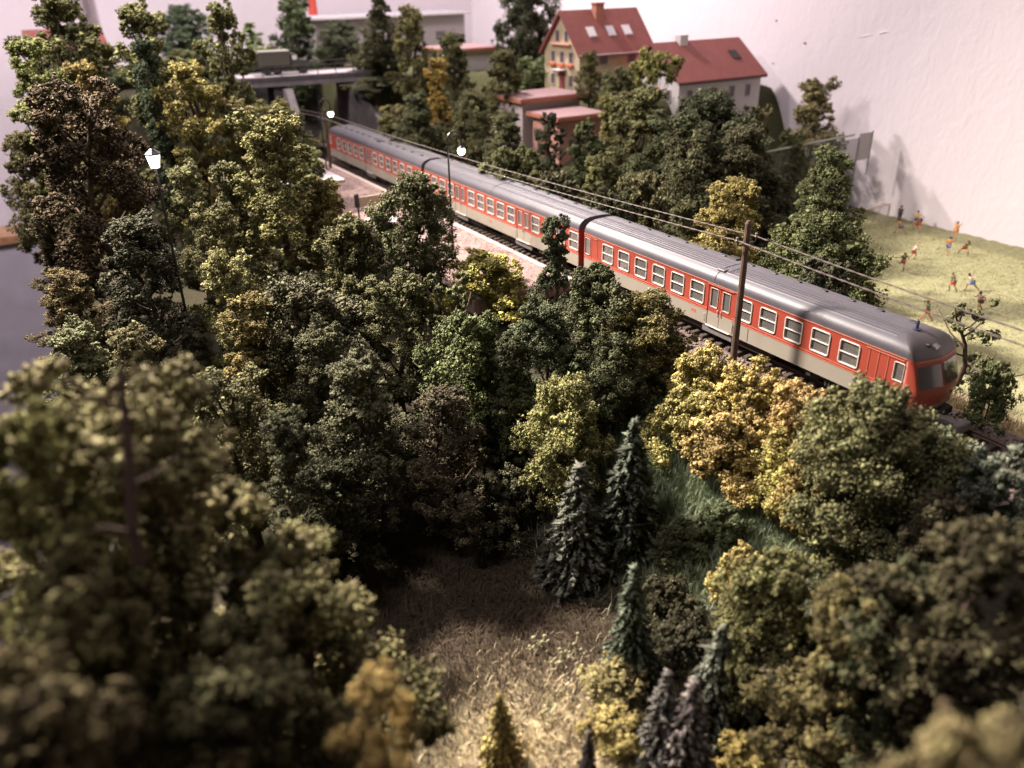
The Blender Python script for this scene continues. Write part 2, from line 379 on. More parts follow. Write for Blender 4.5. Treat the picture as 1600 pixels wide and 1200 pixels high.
mbx.prism([(-1.75, .42), (-1.5, .72), (-.5, .74), (-.35, .5), (.35, .5), (.5, .74), (1.5, .72), (1.75, .42), (1.5, .36), (-1.5, .36)], 'y', -1.16, -1.04)
mbx.prism([(-1.75, .42), (-1.5, .72), (-.5, .74), (-.35, .5), (.35, .5), (.5, .74), (1.5, .72), (1.75, .42), (1.5, .36), (-1.5, .36)], 'y', 1.04, 1.16)
for sx in (-1.15, 1.15):
    for s in (-1, 1): mbx.bbox(sx-.15, sx+.15, s*1.24-.08, s*1.24+.08, .32, .62, .03)
for s in (-1, 1):
    for k in (-.18, 0, .18): mbx.tube([(k, s*1.2, .18), (k, s*1.2, .5)], .07, 8)
mbx.box(-.4, .4, -1.1, 1.1, .2, .5)
ME_BOGIE = mbx.mesh("bogie", M_UNDER)
def roof_p(t): return max(0.0, 1-abs(t)**3.2)**.42
def roof_profile():
    ts = []
    base = [-1, -.995, -.98, -.95, -.9, -.84, -.76, -.68, -.6, -.52, -.44, -.36, -.28, -.2, -.1, 0]
    base = base+[-b for b in base[-2::-1]]
    rib = [s*v for v in (.16, .3, .44, .58, .7) for s in (-1, 1)]
    pts = [(t, 0) for t in base if all(abs(t-r) > .02 for r in rib)]
    for r in rib: pts += [(r-.012, 0), (r-.005, .012), (r+.005, .012), (r+.012, 0)]
    pts.sort()
    return [(t*HW, ZE+RH*roof_p(t)+b) for t, b in pts]
def roof_mesh(x0, x1, seams=()):
    pr = roof_profile(); n = len(pr); xs = [x0]
    xs.append(x1); V = []; F = []
    for i, x in enumerate(xs):
        up = 0
        V += [(x, y, z+up) for y, z in pr]
    for i in range(len(xs)-1):
        for k in range(n-1): F.append((i*n+k, i*n+k+1, (i+1)*n+k+1, (i+1)*n+k))
    for x in (x0, x1):
        b = len(V); V += [(x, y, z) for y, z in pr]; F.append(tuple(b+k for k in range(n)))
    for s in seams:
        b = len(V)
        for x, u in ((s-.045, -.01), (s-.04, .02), (s+.04, .02), (s+.045, -.01)): V += [(x, y*1.003, z+u) for y, z in pr]
        for i in range(3):
            for k in range(n-1): F.append((b+i*n+k, b+i*n+k+1, b+(i+1)*n+k+1, b+(i+1)*n+k))
    me = bpy.data.meshes.new("roof"); me.from_pydata(V, [], F); me.materials.append(M_ROOF)
    bm = bmesh.new(); bm.from_mesh(me); bmesh.ops.recalc_face_normals(bm, faces=bm.faces); bm.to_mesh(me); bm.free()
    me.polygons.foreach_set('use_smooth', [len(p.vertices) == 4 for p in me.polygons]); 
    return me
def side_parts(car, wins, doors, x0, x1, extra_holes=()):
    for s in (-1, 1):
        holes = [(x-WW/2+.05, x+WW/2-.05, WZ-WH/2+.05, WZ+WH/2-.05) for x in wins]+[(x-.86, x+.86, ZB+.03, 2.9) for x in doors]+[h for h in extra_holes]
        mb = MB(); panel_with_holes(mb, x0, x1, ZB, ZE, holes, -HW*1.0, -HW+.07)
        o = mb.obj("side_wall", [M_RED, M_GREY], car, rot=(0, 0, math.pi if s > 0 else 0)) if False else None
        if s > 0:
            mb.v = [(x, -y, z) for x, y, z in mb.v]
        mb.obj("side_wall", [M_RED, M_GREY], car)
        rot = (0, 0, 0) if s < 0 else (0, 0, math.pi); Y = s*HW
        tm = MB()
        for z, r in ((1.56, .014), (1.45, .012)):
            segs = []; last = x0
            for d in sorted(doors): segs.append((last, d-.88)); last = d+.88
            segs.append((last, x1))
            for a, b in segs: tm.box(a, b, Y-.02 if s < 0 else Y-.005, Y+.005 if s < 0 else Y+.02, z-r, z+r)
        tm.box(x0, x1, Y-.035 if s < 0 else Y-.01, Y+.01 if s < 0 else Y+.035, 2.965, 3.0)
        for d in doors: tm.box(d-.92, d+.92, Y-.05 if s < 0 else Y, Y if s < 0 else Y+.05, 2.9, 2.93)
        tm.obj("trim_line", M_REDLN, car)
        for x in wins:
            w = link("window", ME_WIN, None, car, (x, Y, WZ), rot)
            link("pane", ME_PANE, None, w); link("divider", ME_DIV, None, w, (0, -.01, 0))
        for d in doors:
            for q in (-1, 1):
                dm = MB(); cx = d+q*.43
                panel_with_holes(dm, cx-.415, cx+.415, ZB+.04, 2.88, [(cx-.24, cx+.24, 2.235-.49, 2.235+.49)], -HW+.025, -HW+.06)
                if s > 0: dm.v = [(x, -y, z) for x, y, z in dm.v]
                do = dm.obj("door", [M_RED, M_GREY], car)
                f = link("door_window", ME_DWIN, None, do, (cx, s*(HW-.025), 2.235), rot)
                link("handle", ME_HAND, None, do, (d+q*.12, s*(HW-.03), 1.5), rot)
                link("pane", ME_DPANE, None, do, (cx, s*(HW-.03), 2.235), rot)
            link("step_edge", ME_STEP, None, car, (d, s*(HW+.0), ZB+.02), rot)
            sk = MB().bbox(d-1.2, d+1.0, s*1.32-.06, s*1.32+.06, .22, .62, .03).obj("step_box", mat_step, car)
            for hx in (-1.02, 1.02):
                link("hand_rail", ME_RAIL, None, car, (d+hx, s*HW, 1.05), rot)
mat_step = mat("step_box_grey", (.13, .12, .12), .6, noise=.2)
ME_RAIL = MB().tube([(0, 0, -.2), (0, -.05, -.17), (0, -.05, .17), (0, 0, .2)], .014, 6).mesh("hand_rail", M_ALU)
def interior(car, x0, x1, cuts):
    MB().box(x0+.1, x1-.1, -HW+.08, HW-.08, 1.0, 1.06).box(x0+.1, x1-.1, -.02, .02, 1.06, 2.6).obj("interior_floor", M_CURT, car)
    mb = MB()
    for c in cuts: mb.box(c-.02, c+.02, -HW+.09, -.3, 1.06, 2.8).box(c-.02, c+.02, .3, HW-.09, 1.06, 2.8)
    mb.obj("partition", M_CURT, car)
    mb = MB(); x = x0+1.2
    while x < x1-1.5:
        if all(abs(x-c) > 1.0 for c in cuts):
            for s in (-1, 1): mb.bbox(x, x+.16, s*.85-.5, s*.85+.5, 1.06, 2.0, .04).bbox(x+.16, x+.55, s*.85-.5, s*.85+.5, 1.3, 1.45, .04)
        x += .777
    mb.obj("seats", M_SEAT, car)['kind'] = 'stuff'
def running_gear(car, bx, tanks):
    for x in bx:
        b = link("bogie", ME_BOGIE, None, car, (x, 0, -.02))
        for sx in (-1.15, 1.15):
            for s in (-1, 1): link("wheel", ME_WHEEL, None, b, (sx, s*.82, .46), (0, 0, 0 if s < 0 else math.pi))
    mb = MB()
    for a, b_, z in tanks: mb.bbox(a, b_, -1.15, 1.15, z, ZB-.02, .05)
    mb.box(min(bx)-1.9, max(bx)+1.6, -1.3, 1.3, ZB-.06, ZB)
    mb.obj("underframe", M_UNDER, car)
def logo_on(car, x, z, s):
    """small red DB badge on the grey skirt"""
    mr = mat_badge
    fm = frame_mesh("badge_frame", .30, .24, .05, .022, .006, mr)
    b = link("badge", fm, None, car, (x, s*(HW+.002), z), (0, 0, 0 if s < 0 else math.pi))
    cu = bpy.data.curves.new("lettering", 'FONT'); cu.body = "DB"; cu.size = .2; cu.extrude = .004; cu.align_x = 'CENTER'; cu.align_y = 'CENTER'
    tmp = bpy.data.objects.new("tmp", cu); COL.objects.link(tmp); bpy.context.view_layer.update()
    me = bpy.data.meshes.new_from_object(tmp.evaluated_get(bpy.context.evaluated_depsgraph_get())); bpy.data.objects.remove(tmp)
    me.materials.clear(); me.materials.append(mr); me.name = "lettering"
    link("lettering", me, None, b, (0, -.003, 0), (math.pi/2, 0, 0))
mat_badge = mat("badge_red", (.55, .12, .08), .5)
def roof_bits(car, xs, y):
    for x in xs: link("roof_vent", ME_VENT, None, car, (x+RND.uniform(-.05, .05), y, ZE+RH*roof_p(y/HW)-.01))
def hatch(car, x):
    h = MB().bbox(x-.42, x+.1, -1.12, -.72, ZE+RH*roof_p(.75)-.10, ZE+RH*roof_p(.6)+.03, .03).obj("roof_hatch", M_ROOF, car)
    MB().tube([(x+.1, -1.0, 3.62), (x+.34, -.95, 3.70), (x+.5, -.7, 3.80), (x+.55, -.2, 3.84)], .02, 6).obj("roof_pipe", M_UNDER, car)
WINS = [-2.71-i*1.555 for i in range(5)]+[-12.27-i*1.555 for i in range(6)]
def nose_x(t, z):
    zs = [.56, .9, 1.3, 1.75, 1.9, 2.3, 2.7, 3.0]; cx = [.74, .84, .90, .92, .87, .74, .61, .52]; c1 = [.52, .58, .64, .66, .61, .49, .35, .25]
    a, c = float(np.interp(z, zs, c1)), float(np.interp(z, zs, cx)); u = abs(t)
    f = a+(c-a)*(1-(u/.95)**1.3) if u < .95 else a*max(0.0, 1-((u-.95)/.05)**2)**.5
    return f
def nose_patch(name, t0, t1, z0, z1, off, m, parent, nt=8, nz=5, thick=None, rnd=0):
    V = []; F = []
    for j in range(nz+1):
        for i in range(nt+1):
            a = i/nt; b = j/nz; t = t0+(t1-t0)*a; z = z0+(z1-z0)*b
            if rnd and i in (0, nt) and j in (0, nz): t += (rnd if i == 0 else -rnd)
            x = nose_x(t, z); e = 1e-3
            dt = (nose_x(t+e, z)-nose_x(t-e, z))/(2*e*HW); dz = (nose_x(t, z+e)-nose_x(t, z-e))/(2*e)
            n = Vector((1, -dt, -dz)).normalized()
            V.append(tuple(Vector((x, HW*t, z))+n*off))
    for j in range(nz):
        for i in range(nt): F.append((j*(nt+1)+i, j*(nt+1)+i+1, (j+1)*(nt+1)+i+1, (j+1)*(nt+1)+i))
    me = bpy.data.meshes.new(name); me.from_pydata(V, [], F); me.materials.append(m)
    me.polygons.foreach_set('use_smooth', [True]*len(F)); return link(name, me, None, parent)
def motor_car(label, origin, rz):
    car = empty("railcar", origin, rz, label, "railcar", "red and grey railcars of the train")
    side_parts(car, WINS, [-10.6], -22.44, 0.0, [(-.5, -.05, 1.93, 2.72), (-22.34, -21.86, 1.72, 2.74)])
    # ends
    MB().box(-22.44, -22.38, -HW+.07, HW-.07, ZB, ZE).obj("end_wall", M_RED, car)
    mb = MB()
    for k in range(6): mb.bbox(-22.49-k*.045-.03, -22.49-k*.045+.0, -1.12, 1.12, .7, 3.05+.0, .01)
    mb.box(-22.74, -22.44, -1.08, 1.08, .75, 3.0)
    mb.obj("gangway_bellows", mat_bel, car)
    for s in (-1, 1):
        rot = (0, 0, 0 if s < 0 else math.pi)
        c = link("cab_side_window", frame_mesh("cab_side_window", .50, .84, .06, .035, .03, M_ALU), None, car, (-.275, s*HW, 2.325), rot)
        MB().box(-.23, .23, .03, .04, -.4, .4).obj("pane", M_PANE, c)
        e = link("end_door_window", ME_DWIN, None, car, (-22.1, s*HW, 2.23), rot); link("pane", ME_DPANE, None, e)
        mb = MB()
        Y0, Y1 = (-HW-.02, -HW) if s < 0 else (HW, HW+.02)
        for x in (-1.73, -1.28, -.82): mb.box(x-.013, x+.013, Y0, Y1, 1.46, 2.9)
        mb.box(-1.9, -.1, Y0-.02*(s < 0), Y1+.02*(s > 0), 2.86, 2.885)
        mb.box(-22.4, -21.72, Y0-.02*(s < 0), Y1+.02*(s > 0), 2.84, 2.87).box(-21.66, -21.1, Y0-.02*(s < 0), Y1+.02*(s > 0), 2.84, 2.87)
        mb.box(-21.7, -21.68, Y0, Y1, 1.46, 2.8).box(-21.1, -21.08, Y0, Y1, 1.46, 2.8)
        mb.obj("panel_seam", M_REDLN, car)
        mb = MB()
        for x in (-9.6, -8.55): mb.box(x, x+.02, Y0, Y1, .7, 1.4)
        mb.box(-1.75, -1.73, Y0, Y1, .7, 1.44); mb.obj("skirt_seam", M_GREY, car)
        logo_on(car, -12.45, 1.12, s)
    # nose skin
    ts = [-1, -.997, -.988, -.97, -.95, -.9]+[i/10 for i in range(-8, 9)]+[.9, .95, .97, .988, .997, 1]; zs = [.56, .75, .9, 1.1, 1.3, 1.5, 1.65, 1.75, 1.9, 2.1, 2.3, 2.5, 2.7, 2.85, 3.0]
    cols = [(-1, 0)]+[(t, None) for t in ts]+[(1, 0)]
    V = []; F = []; MI = []
    for z in zs:
        for t, x in cols: V.append(((0.0 if x == 0 else nose_x(t, z)), HW*t, z))
    n = len(cols)
    for j in range(len(zs)-1):
        for i in range(n-1):
            F.append((j*n+i, j*n+i+1, (j+1)*n+i+1, (j+1)*n+i)); MI.append(1 if zs[j+1] <= .92 else 0)
    F.append(tuple(range(n-1, -1, -1))); MI.append(1)
    me = bpy.data.meshes.new("nose"); me.from_pydata(V, [], F); me.materials.append(M_RED); me.materials.append(M_GREY)
    me.polygons.foreach_set('material_index', MI); me.polygons.foreach_set('use_smooth', [len(f) == 4 for f in F]); link("nose", me, None, car)
    for a, b in ((-.89, -.05), (.05, .89)):
        g = nose_patch("windscreen", a-.035, b+.035, 1.75, 2.76, .012, M_BLACKR, car, rnd=.03)
        nose_patch("glass", a, b, 1.80, 2.70, .020, M_WSHIELD2, g, rnd=.02)
    nose_patch("brow_line", -.99, .99, 2.86, 2.93, .02, M_REDLN, car, 16, 2)
    for t in (-.68, .68):
        for k, (zz, m) in enumerate(((1.02, M_LENS), (1.18, M_LENSR))):
            mb = MB(); x = nose_x(t, zz); mb.tube([(x-.03, HW*t, zz), (x+.03, HW*t, zz)], .07, 12); mb.obj("tail_lamp" if k else "headlight", m, car)
    # roof
    link("roof", roof_mesh(-22.44, -.92, (-11.15,)), None, car)
    tt = [-1, -.995, -.98, -.95, -.9, -.84, -.76, -.68, -.6, -.5, -.4, -.3, -.2, -.1, 0]; tt = tt+[-b for b in tt[-2::-1]]
    us = [0, .12, .25, .4, .55, .7, .82, .92, 1.0]; V = []; F = []; n = len(tt)
    for t in tt: V.append((-.92, HW*t, ZE+RH*roof_p(t)))
    for u in us:
        for t in tt:
            xc = -.9*(1-abs(t)**2.4); xf = nose_x(t, 3.0)+.02
            V.append((xc+(xf-xc)*(u**.92), HW*t, ZE+RH*roof_p(t)*(1-u**1.75)))
    for j in range(len(us)):
        for i in range(n-1): F.append((j*n+i, j*n+i+1, (j+1)*n+i+1, (j+1)*n+i))
    me = bpy.data.meshes.new("cab_roof"); me.from_pydata(V, [], F); me.materials.append(M_ROOF); me.materials.append(M_CAP)
    mi = [0 if j == 0 else 1 for j in range(len(us)) for i in range(n-1)]; me.polygons.foreach_set('material_index', mi)
    me.polygons.foreach_set('use_smooth', [True]*len(F)); link("cab_roof", me, None, car)
    hl = MB().tube([(.12, 0, 3.32), (.30, 0, 3.27)], [.13, .13], 16).obj("roof_headlight", M_CAP, car)
    MB().tube([(.29, 0, 3.272), (.33, 0, 3.262)], .115, 16).obj("lens", M_LENS, hl)
    MB().bbox(.0, .16, -.42, -.26, 3.22, 3.44, .02).obj("vent_box", M_BLACK, car)
    an = MB().tube([(-.78, 0, 3.70), (-.78, 0, 3.77), (-.78, 0, 3.78)], [.2, .18, .08], 12).tube([(-.78, 0, 3.76), (-.76, 0, 4.12)], [.075, .06], 10).obj("roof_horn", mat_horn, car)
    roof_bits(car, [-1.35, -2.94, -4.46, -6.0, -7.54, -9.09, -10.6, -12.58, -14.14, -15.63, -17.15, -18.87, -20.74], .55)
    hatch(car, -10.9)
    MB().bbox(-12.3, -11.6, .45, .9, 3.66, 3.80, .03).obj("roof_hatch", M_UNDER, car)
    interior(car, -22.3, -.2, [-1.9, -9.7, -11.5, -21.0])
    running_gear(car, [-3.6, -18.8], [(-9.5, -7.2, .12), (-13.6, -11.9, .15), (-16.0, -14.2, .1)])
    # coupling gear
    MB().bbox(.1, .95, -1.05, 1.05, .22, .56, .04).obj("buffer_beam", M_UNDER, car)
    cp = MB().bbox(.9, 1.9, -.16, .16, .22, .46, .03).obj("coupling", mat_step, car)
    MB().bbox(1.85, 2.15, -.42, .42, .12, .56, .05).obj("coupling_head", mat_step, cp)
    return car
mat_bel = mat("gangway_red", (.30, .035, .02), .6, noise=.2)
M_BLACKR = mat("windscreen_rubber", (.22, .04, .025), .6)
M_WSHIELD2 = bpy.data.materials.new("windscreen_glass"); M_WSHIELD2.use_nodes = True
_p = M_WSHIELD2.node_tree.nodes["Principled BSDF"]; _p.inputs['Base Color'].default_value = (.06, .05, .045, 1); _p.inputs['Roughness'].default_value = .16; _p.inputs['Specular IOR Level'].default_value = .9; _p.inputs['Coat Weight'].default_value = .6
M_LENS = mat("lamp_lens", (.75, .72, .7), .15, spec=.9); M_LENSR = mat("lamp_lens_red", (.5, .05, .04), .2)
mat_horn = mat("horn_blue_black", (.03, .035, .075), .35)
def middle_car(label, origin):
    car = empty("railcar", origin, 0, label, "railcar", "red and grey railcars of the train")
    wins = [10.6-i*1.5 for i in range(4)]; wins += [2.9-i*1.46 for i in range(5)]; wins += [-6.35-i*1.42 for i in range(4)]
    side_parts(car, wins, [4.5, -4.83], -11.1, 11.1)
    for s in (-1, 1):
        MB().box(*( (s*11.1-.06, s*11.1) if s > 0 else (s*11.1, s*11.1+.06)), -HW+.07, HW-.07, ZB, ZE).obj("end_wall", M_RED, car)
    for q in (-1, 1):
        mb = MB(); mb.box(min(q*11.1, q*11.3), max(q*11.1, q*11.3), -1.08, 1.08, .75, 3.0)
        for k in range(4): mb.bbox(q*(11.135+k*.045)-.015, q*(11.135+k*.045)+.015, -1.12, 1.12, .7, 3.05, .01)
        mb.obj("gangway_bellows", mat_bel, car)
    for s in (-1, 1): logo_on(car, -.1, 1.1, s)
    link("roof", roof_mesh(-11.1, 11.1, (0,)), None, car)
    roof_bits(car, [-10+i*1.62 for i in range(13)], .55)
    interior(car, -11, 11, [5.4, 3.6, -3.9, -5.7])
    running_gear(car, [-7.6, 7.6], [(-4, -1.5, .12), (1.0, 3.2, .15)])
    return car
motor_car("leading red and grey railcar with cab windscreens, nearest the camera", (0, 1.45, 0), 0)
middle_car("middle red and grey railcar without a cab, between the two cab cars", (-34.17, 1.45, 0))
motor_car("rearmost red and grey railcar with its end by the road bridge", (-68.3, 1.45, 0), math.pi)

# ------------------------------------------------------------------ poles, wires, lamps
M_POLE = mat("pole_wood", (.085, .05, .035), .8, noise=.4, nscale=4, bump=.01, bscale=20)
M_IRON = mat("black_iron", (.018, .016, .018), .35)
M_WIRE = mat("wire_cord", (.11, .085, .075), .7)
M_INS = mat("insulator", (.16, .14, .13), .3)
def utility_pole(x, y, zb, zt, label):
    p = empty("utility_pole", (x, y, zb), 0, label, "utility pole", "utility poles beside the track")
    h = zt-zb
    MB().tube([(0, 0, 0), (0, 0, h-.12), (0, 0, h)], [.17, .14, .08], 10).obj("pole_shaft", M_POLE, p)
    a = MB().bbox(-.05, .05, -.42, .42, h-1.12, h-1.02, .01)
    for s in (-1, 1): a.tube([(0, s*.40, h-1.07), (0, s*.56, h-1.06), (0, s*.6, h-.94), (0, s*.6, h-.86)], .028, 6)
    a = a.obj("cross_arm", M_IRON, p)
    for s in (-1, 1): MB().tube([(0, s*.6, h-.9), (0, s*.6, h-.82), (0, s*.6, h-.78), (0, s*.6, h-.70), (0, s*.6, h-.66)], [.05, .085, .05, .075, .03], 10, True).obj("insulator", M_INS, p)
    return p
utility_pole(-7.85, -1.55, -.7, 7.25, "dark brown wooden pole with small cross arm in front of the leading railcar")
utility_pole(-63.9, -1.75, -.1, 6.0, "slender distant dark pole near the road bridge and the train end")
def wire(y, label, rad=.021):
    pts = []
    spans = [((-74.5, y-.6, 4.9), (-63.9, y-.2, 5.35)), ((-63.9, y-.2, 5.35), (-7.85, y, 6.42)), ((-7.85, y, 6.42), (24, y-.1, 6.2))]
    for k, (a, b) in enumerate(spans):
        n = (12, 60, 30)[k]
        for i in range(n if k < 2 else n+1):
            t = i/n; sag = (.0, .35, .3)[k]*4*t*(1-t)
            pts.append((a[0]+(b[0]-a[0])*t, a[1]+(b[1]-a[1])*t, a[2]+(b[2]-a[2])*t-sag))
    mb = MB()
    # two strands twisted round each other
    for ph in (0, math.pi):
        q = []; N = 900
        for i in range(N+1):
            u = i/N*(len(pts)-1); k = min(int(u), len(pts)-2); f = u-k
            p = Vector(pts[k]).lerp(Vector(pts[k+1]), f); an = ph+p.x*5.5
            q.append((p.x, p.y+math.cos(an)*rad*.8, p.z+math.sin(an)*rad*.8))
        mb.tube(q, rad, 5)
    o = mb.obj("overhead_wire", M_WIRE, smooth=True); tag(o, label, "wire", "wires between the poles")
wire(-2.15, "twisted overhead wire on the near side of the pole, lower in the photo")
wire(-.95, "twisted overhead wire on the far side of the pole, upper in the photo")
M_GLOBE = emis("lamp_globe_lit", (1.0, .95, .86), 6)
def arc_lamp(x, y, zb, zt, label, dirn=1, power=60):
    l = empty("street_lamp", (x, y, zb), 0, label, "street lamp", "arched lamps on the platform")
    h = zt-zb; r = .5
    pts = [(0, 0, 0), (0, 0, h-r)]+[(0, dirn*(r-r*math.cos(a)), h-r+r*math.sin(a)) for a in [math.pi*k/10 for k in range(1, 10)]]+[(0, dirn*2*r, h-r), (0, dirn*2*r, h-r-.35)]
    MB().tube(pts, [.085]+[.06]*(len(pts)-2)+[.05], 8).tube([(0, 0, 0), (0, 0, .7)], [.13, .09], 8).obj("post", M_IRON, l)
    MB().tube([(0, dirn*2*r, h-r-.25), (0, dirn*2*r, h-r-.5), (0, dirn*2*r, h-r-.62)], [.07, .12, .24], 12).obj("shade", M_IRON, l)
    MB().ball((0, dirn*2*r, h-r-.82), .27, 14, 9).obj("globe", M_GLOBE, l, smooth=True)
    pl = bpy.data.lights.new("globe_light", 'POINT'); pl.energy = power; pl.color = (1, .9, .78); pl.shadow_soft_size = .3
    po = bpy.data.objects.new("globe_light", pl); COL.objects.link(po); po.parent = l; po.location = (0, dirn*2*r, h-r-1.25)
arc_lamp(-31.9, -4.4, .3, 8.25, "black arched platform lamp with lit globe beside the middle railcar")
arc_lamp(-58.4, -4.0, .3, 7.6, "distant black arched platform lamp with lit globe beside the rear railcar end")
def lantern(x, y, z, label, s=1.0, power=150):
    zg = ground(x, y); l = empty("park_lantern", (x, y, zg), 0, label, "lantern"); h = z-zg
    MB().tube([(0, 0, 0), (0, 0, h-.45*s)], [.09*s, .06*s], 8).obj("post", M_IRON, l)
    g = [(r*math.cos(math.pi/6+math.pi/3*k), r*math.sin(math.pi/6+math.pi/3*k)) for r in (1,) for k in range(6)]
    V = [(p[0]*.22*s, p[1]*.22*s, h-.42*s) for p in g]+[(p[0]*.36*s, p[1]*.36*s, h+.24*s) for p in g]
    me = MB().add(V, [tuple(range(5, -1, -1)), tuple(range(6, 12))]+[(k, (k+1) % 6, 6+(k+1) % 6, 6+k) for k in range(6)]).obj("lantern_glass", emis("lantern_glass_lit", (1, .94, .86), 5), l)
    MB().tube([(0, 0, h+.25*s), (0, 0, h+.31*s), (0, 0, h+.5*s), (0, 0, h+.56*s), (0, 0, h+.72*s)], [.44*s, .43*s, .16*s, .07*s, .02*s], 6).obj("cap", M_IRON, l)
    mb = MB()
    for k in range(6): mb.tube([(g[k][0]*.225*s, g[k][1]*.225*s, h-.42*s), (g[k][0]*.365*s, g[k][1]*.365*s, h+.25*s)], .018*s, 5)
    mb.obj("cage_bars", M_IRON, l)
    pl = bpy.data.lights.new("lantern_light", 'POINT'); pl.energy = power; pl.color = (1, .86, .66); pl.shadow_soft_size = .3
    po = bpy.data.objects.new("lantern_light", pl); COL.objects.link(po); po.parent = l; po.location = (0, 0, h-.8*s)
lantern(-28.6, -22.97, 9.2, "brightly lit lantern with black cap among the trees at left", 1.0, 160)
def twin_lamp(x, y, z):
    zg = ground(x, y); l = empty("garden_lamp", (x, y, zg), 0, "small garden lamp with two lit bulbs before the pink flat-roofed building", "garden lamp"); h = z-zg
    MB().tube([(0, 0, 0), (0, 0, h)], .05, 6).tube([(0, -.25, h+.1), (0, 0, h), (0, .3, h-.25)], .04, 6).obj("post", M_IRON, l)
    for p in ((0, -.25, h+.3), (0, .32, h-.35)): MB().ball(p, .16, 10, 7).obj("bulb", M_GLOBE, l)
twin_lamp(-52.7, 10.9, 5.0)

# ------------------------------------------------------------------ platform furniture and people
def skin_mesh(name, joints, edges, mat_, parent, levels=1, loc=(0, 0, 0)):
    me = bpy.data.meshes.new(name); me.from_pydata([j[:3] for j in joints], edges, [])
    o = bpy.data.objects.new(name, me); COL.objects.link(o)
    o.modifiers.new("skin", 'SKIN'); sv = me.skin_vertices[0].data
    for i, j in enumerate(joints): sv[i].radius = (j[3], j[3] if len(j) < 5 else j[4]); 
    sv[0].use_root = True
    s = o.modifiers.new("sub", 'SUBSURF'); s.levels = levels; s.render_levels = levels
    bpy.context.view_layer.update()
    nm = bpy.data.meshes.new_from_object(o.evaluated_get(bpy.context.evaluated_depsgraph_get()))
    bpy.data.objects.remove(o); nm.name = name; nm.materials.clear(); nm.materials.append(mat_)
    nm.polygons.foreach_set('use_smooth', [True]*len(nm.polygons))
    return link(name, nm, None, parent, loc)
M_SKIN = mat("skin", (.55, .30, .19), .6)
_cm = {}
def cmat(c, n="cloth"):
    if c not in _cm: _cm[c] = mat(n+"_paint", c, .6)
    return _cm[c]
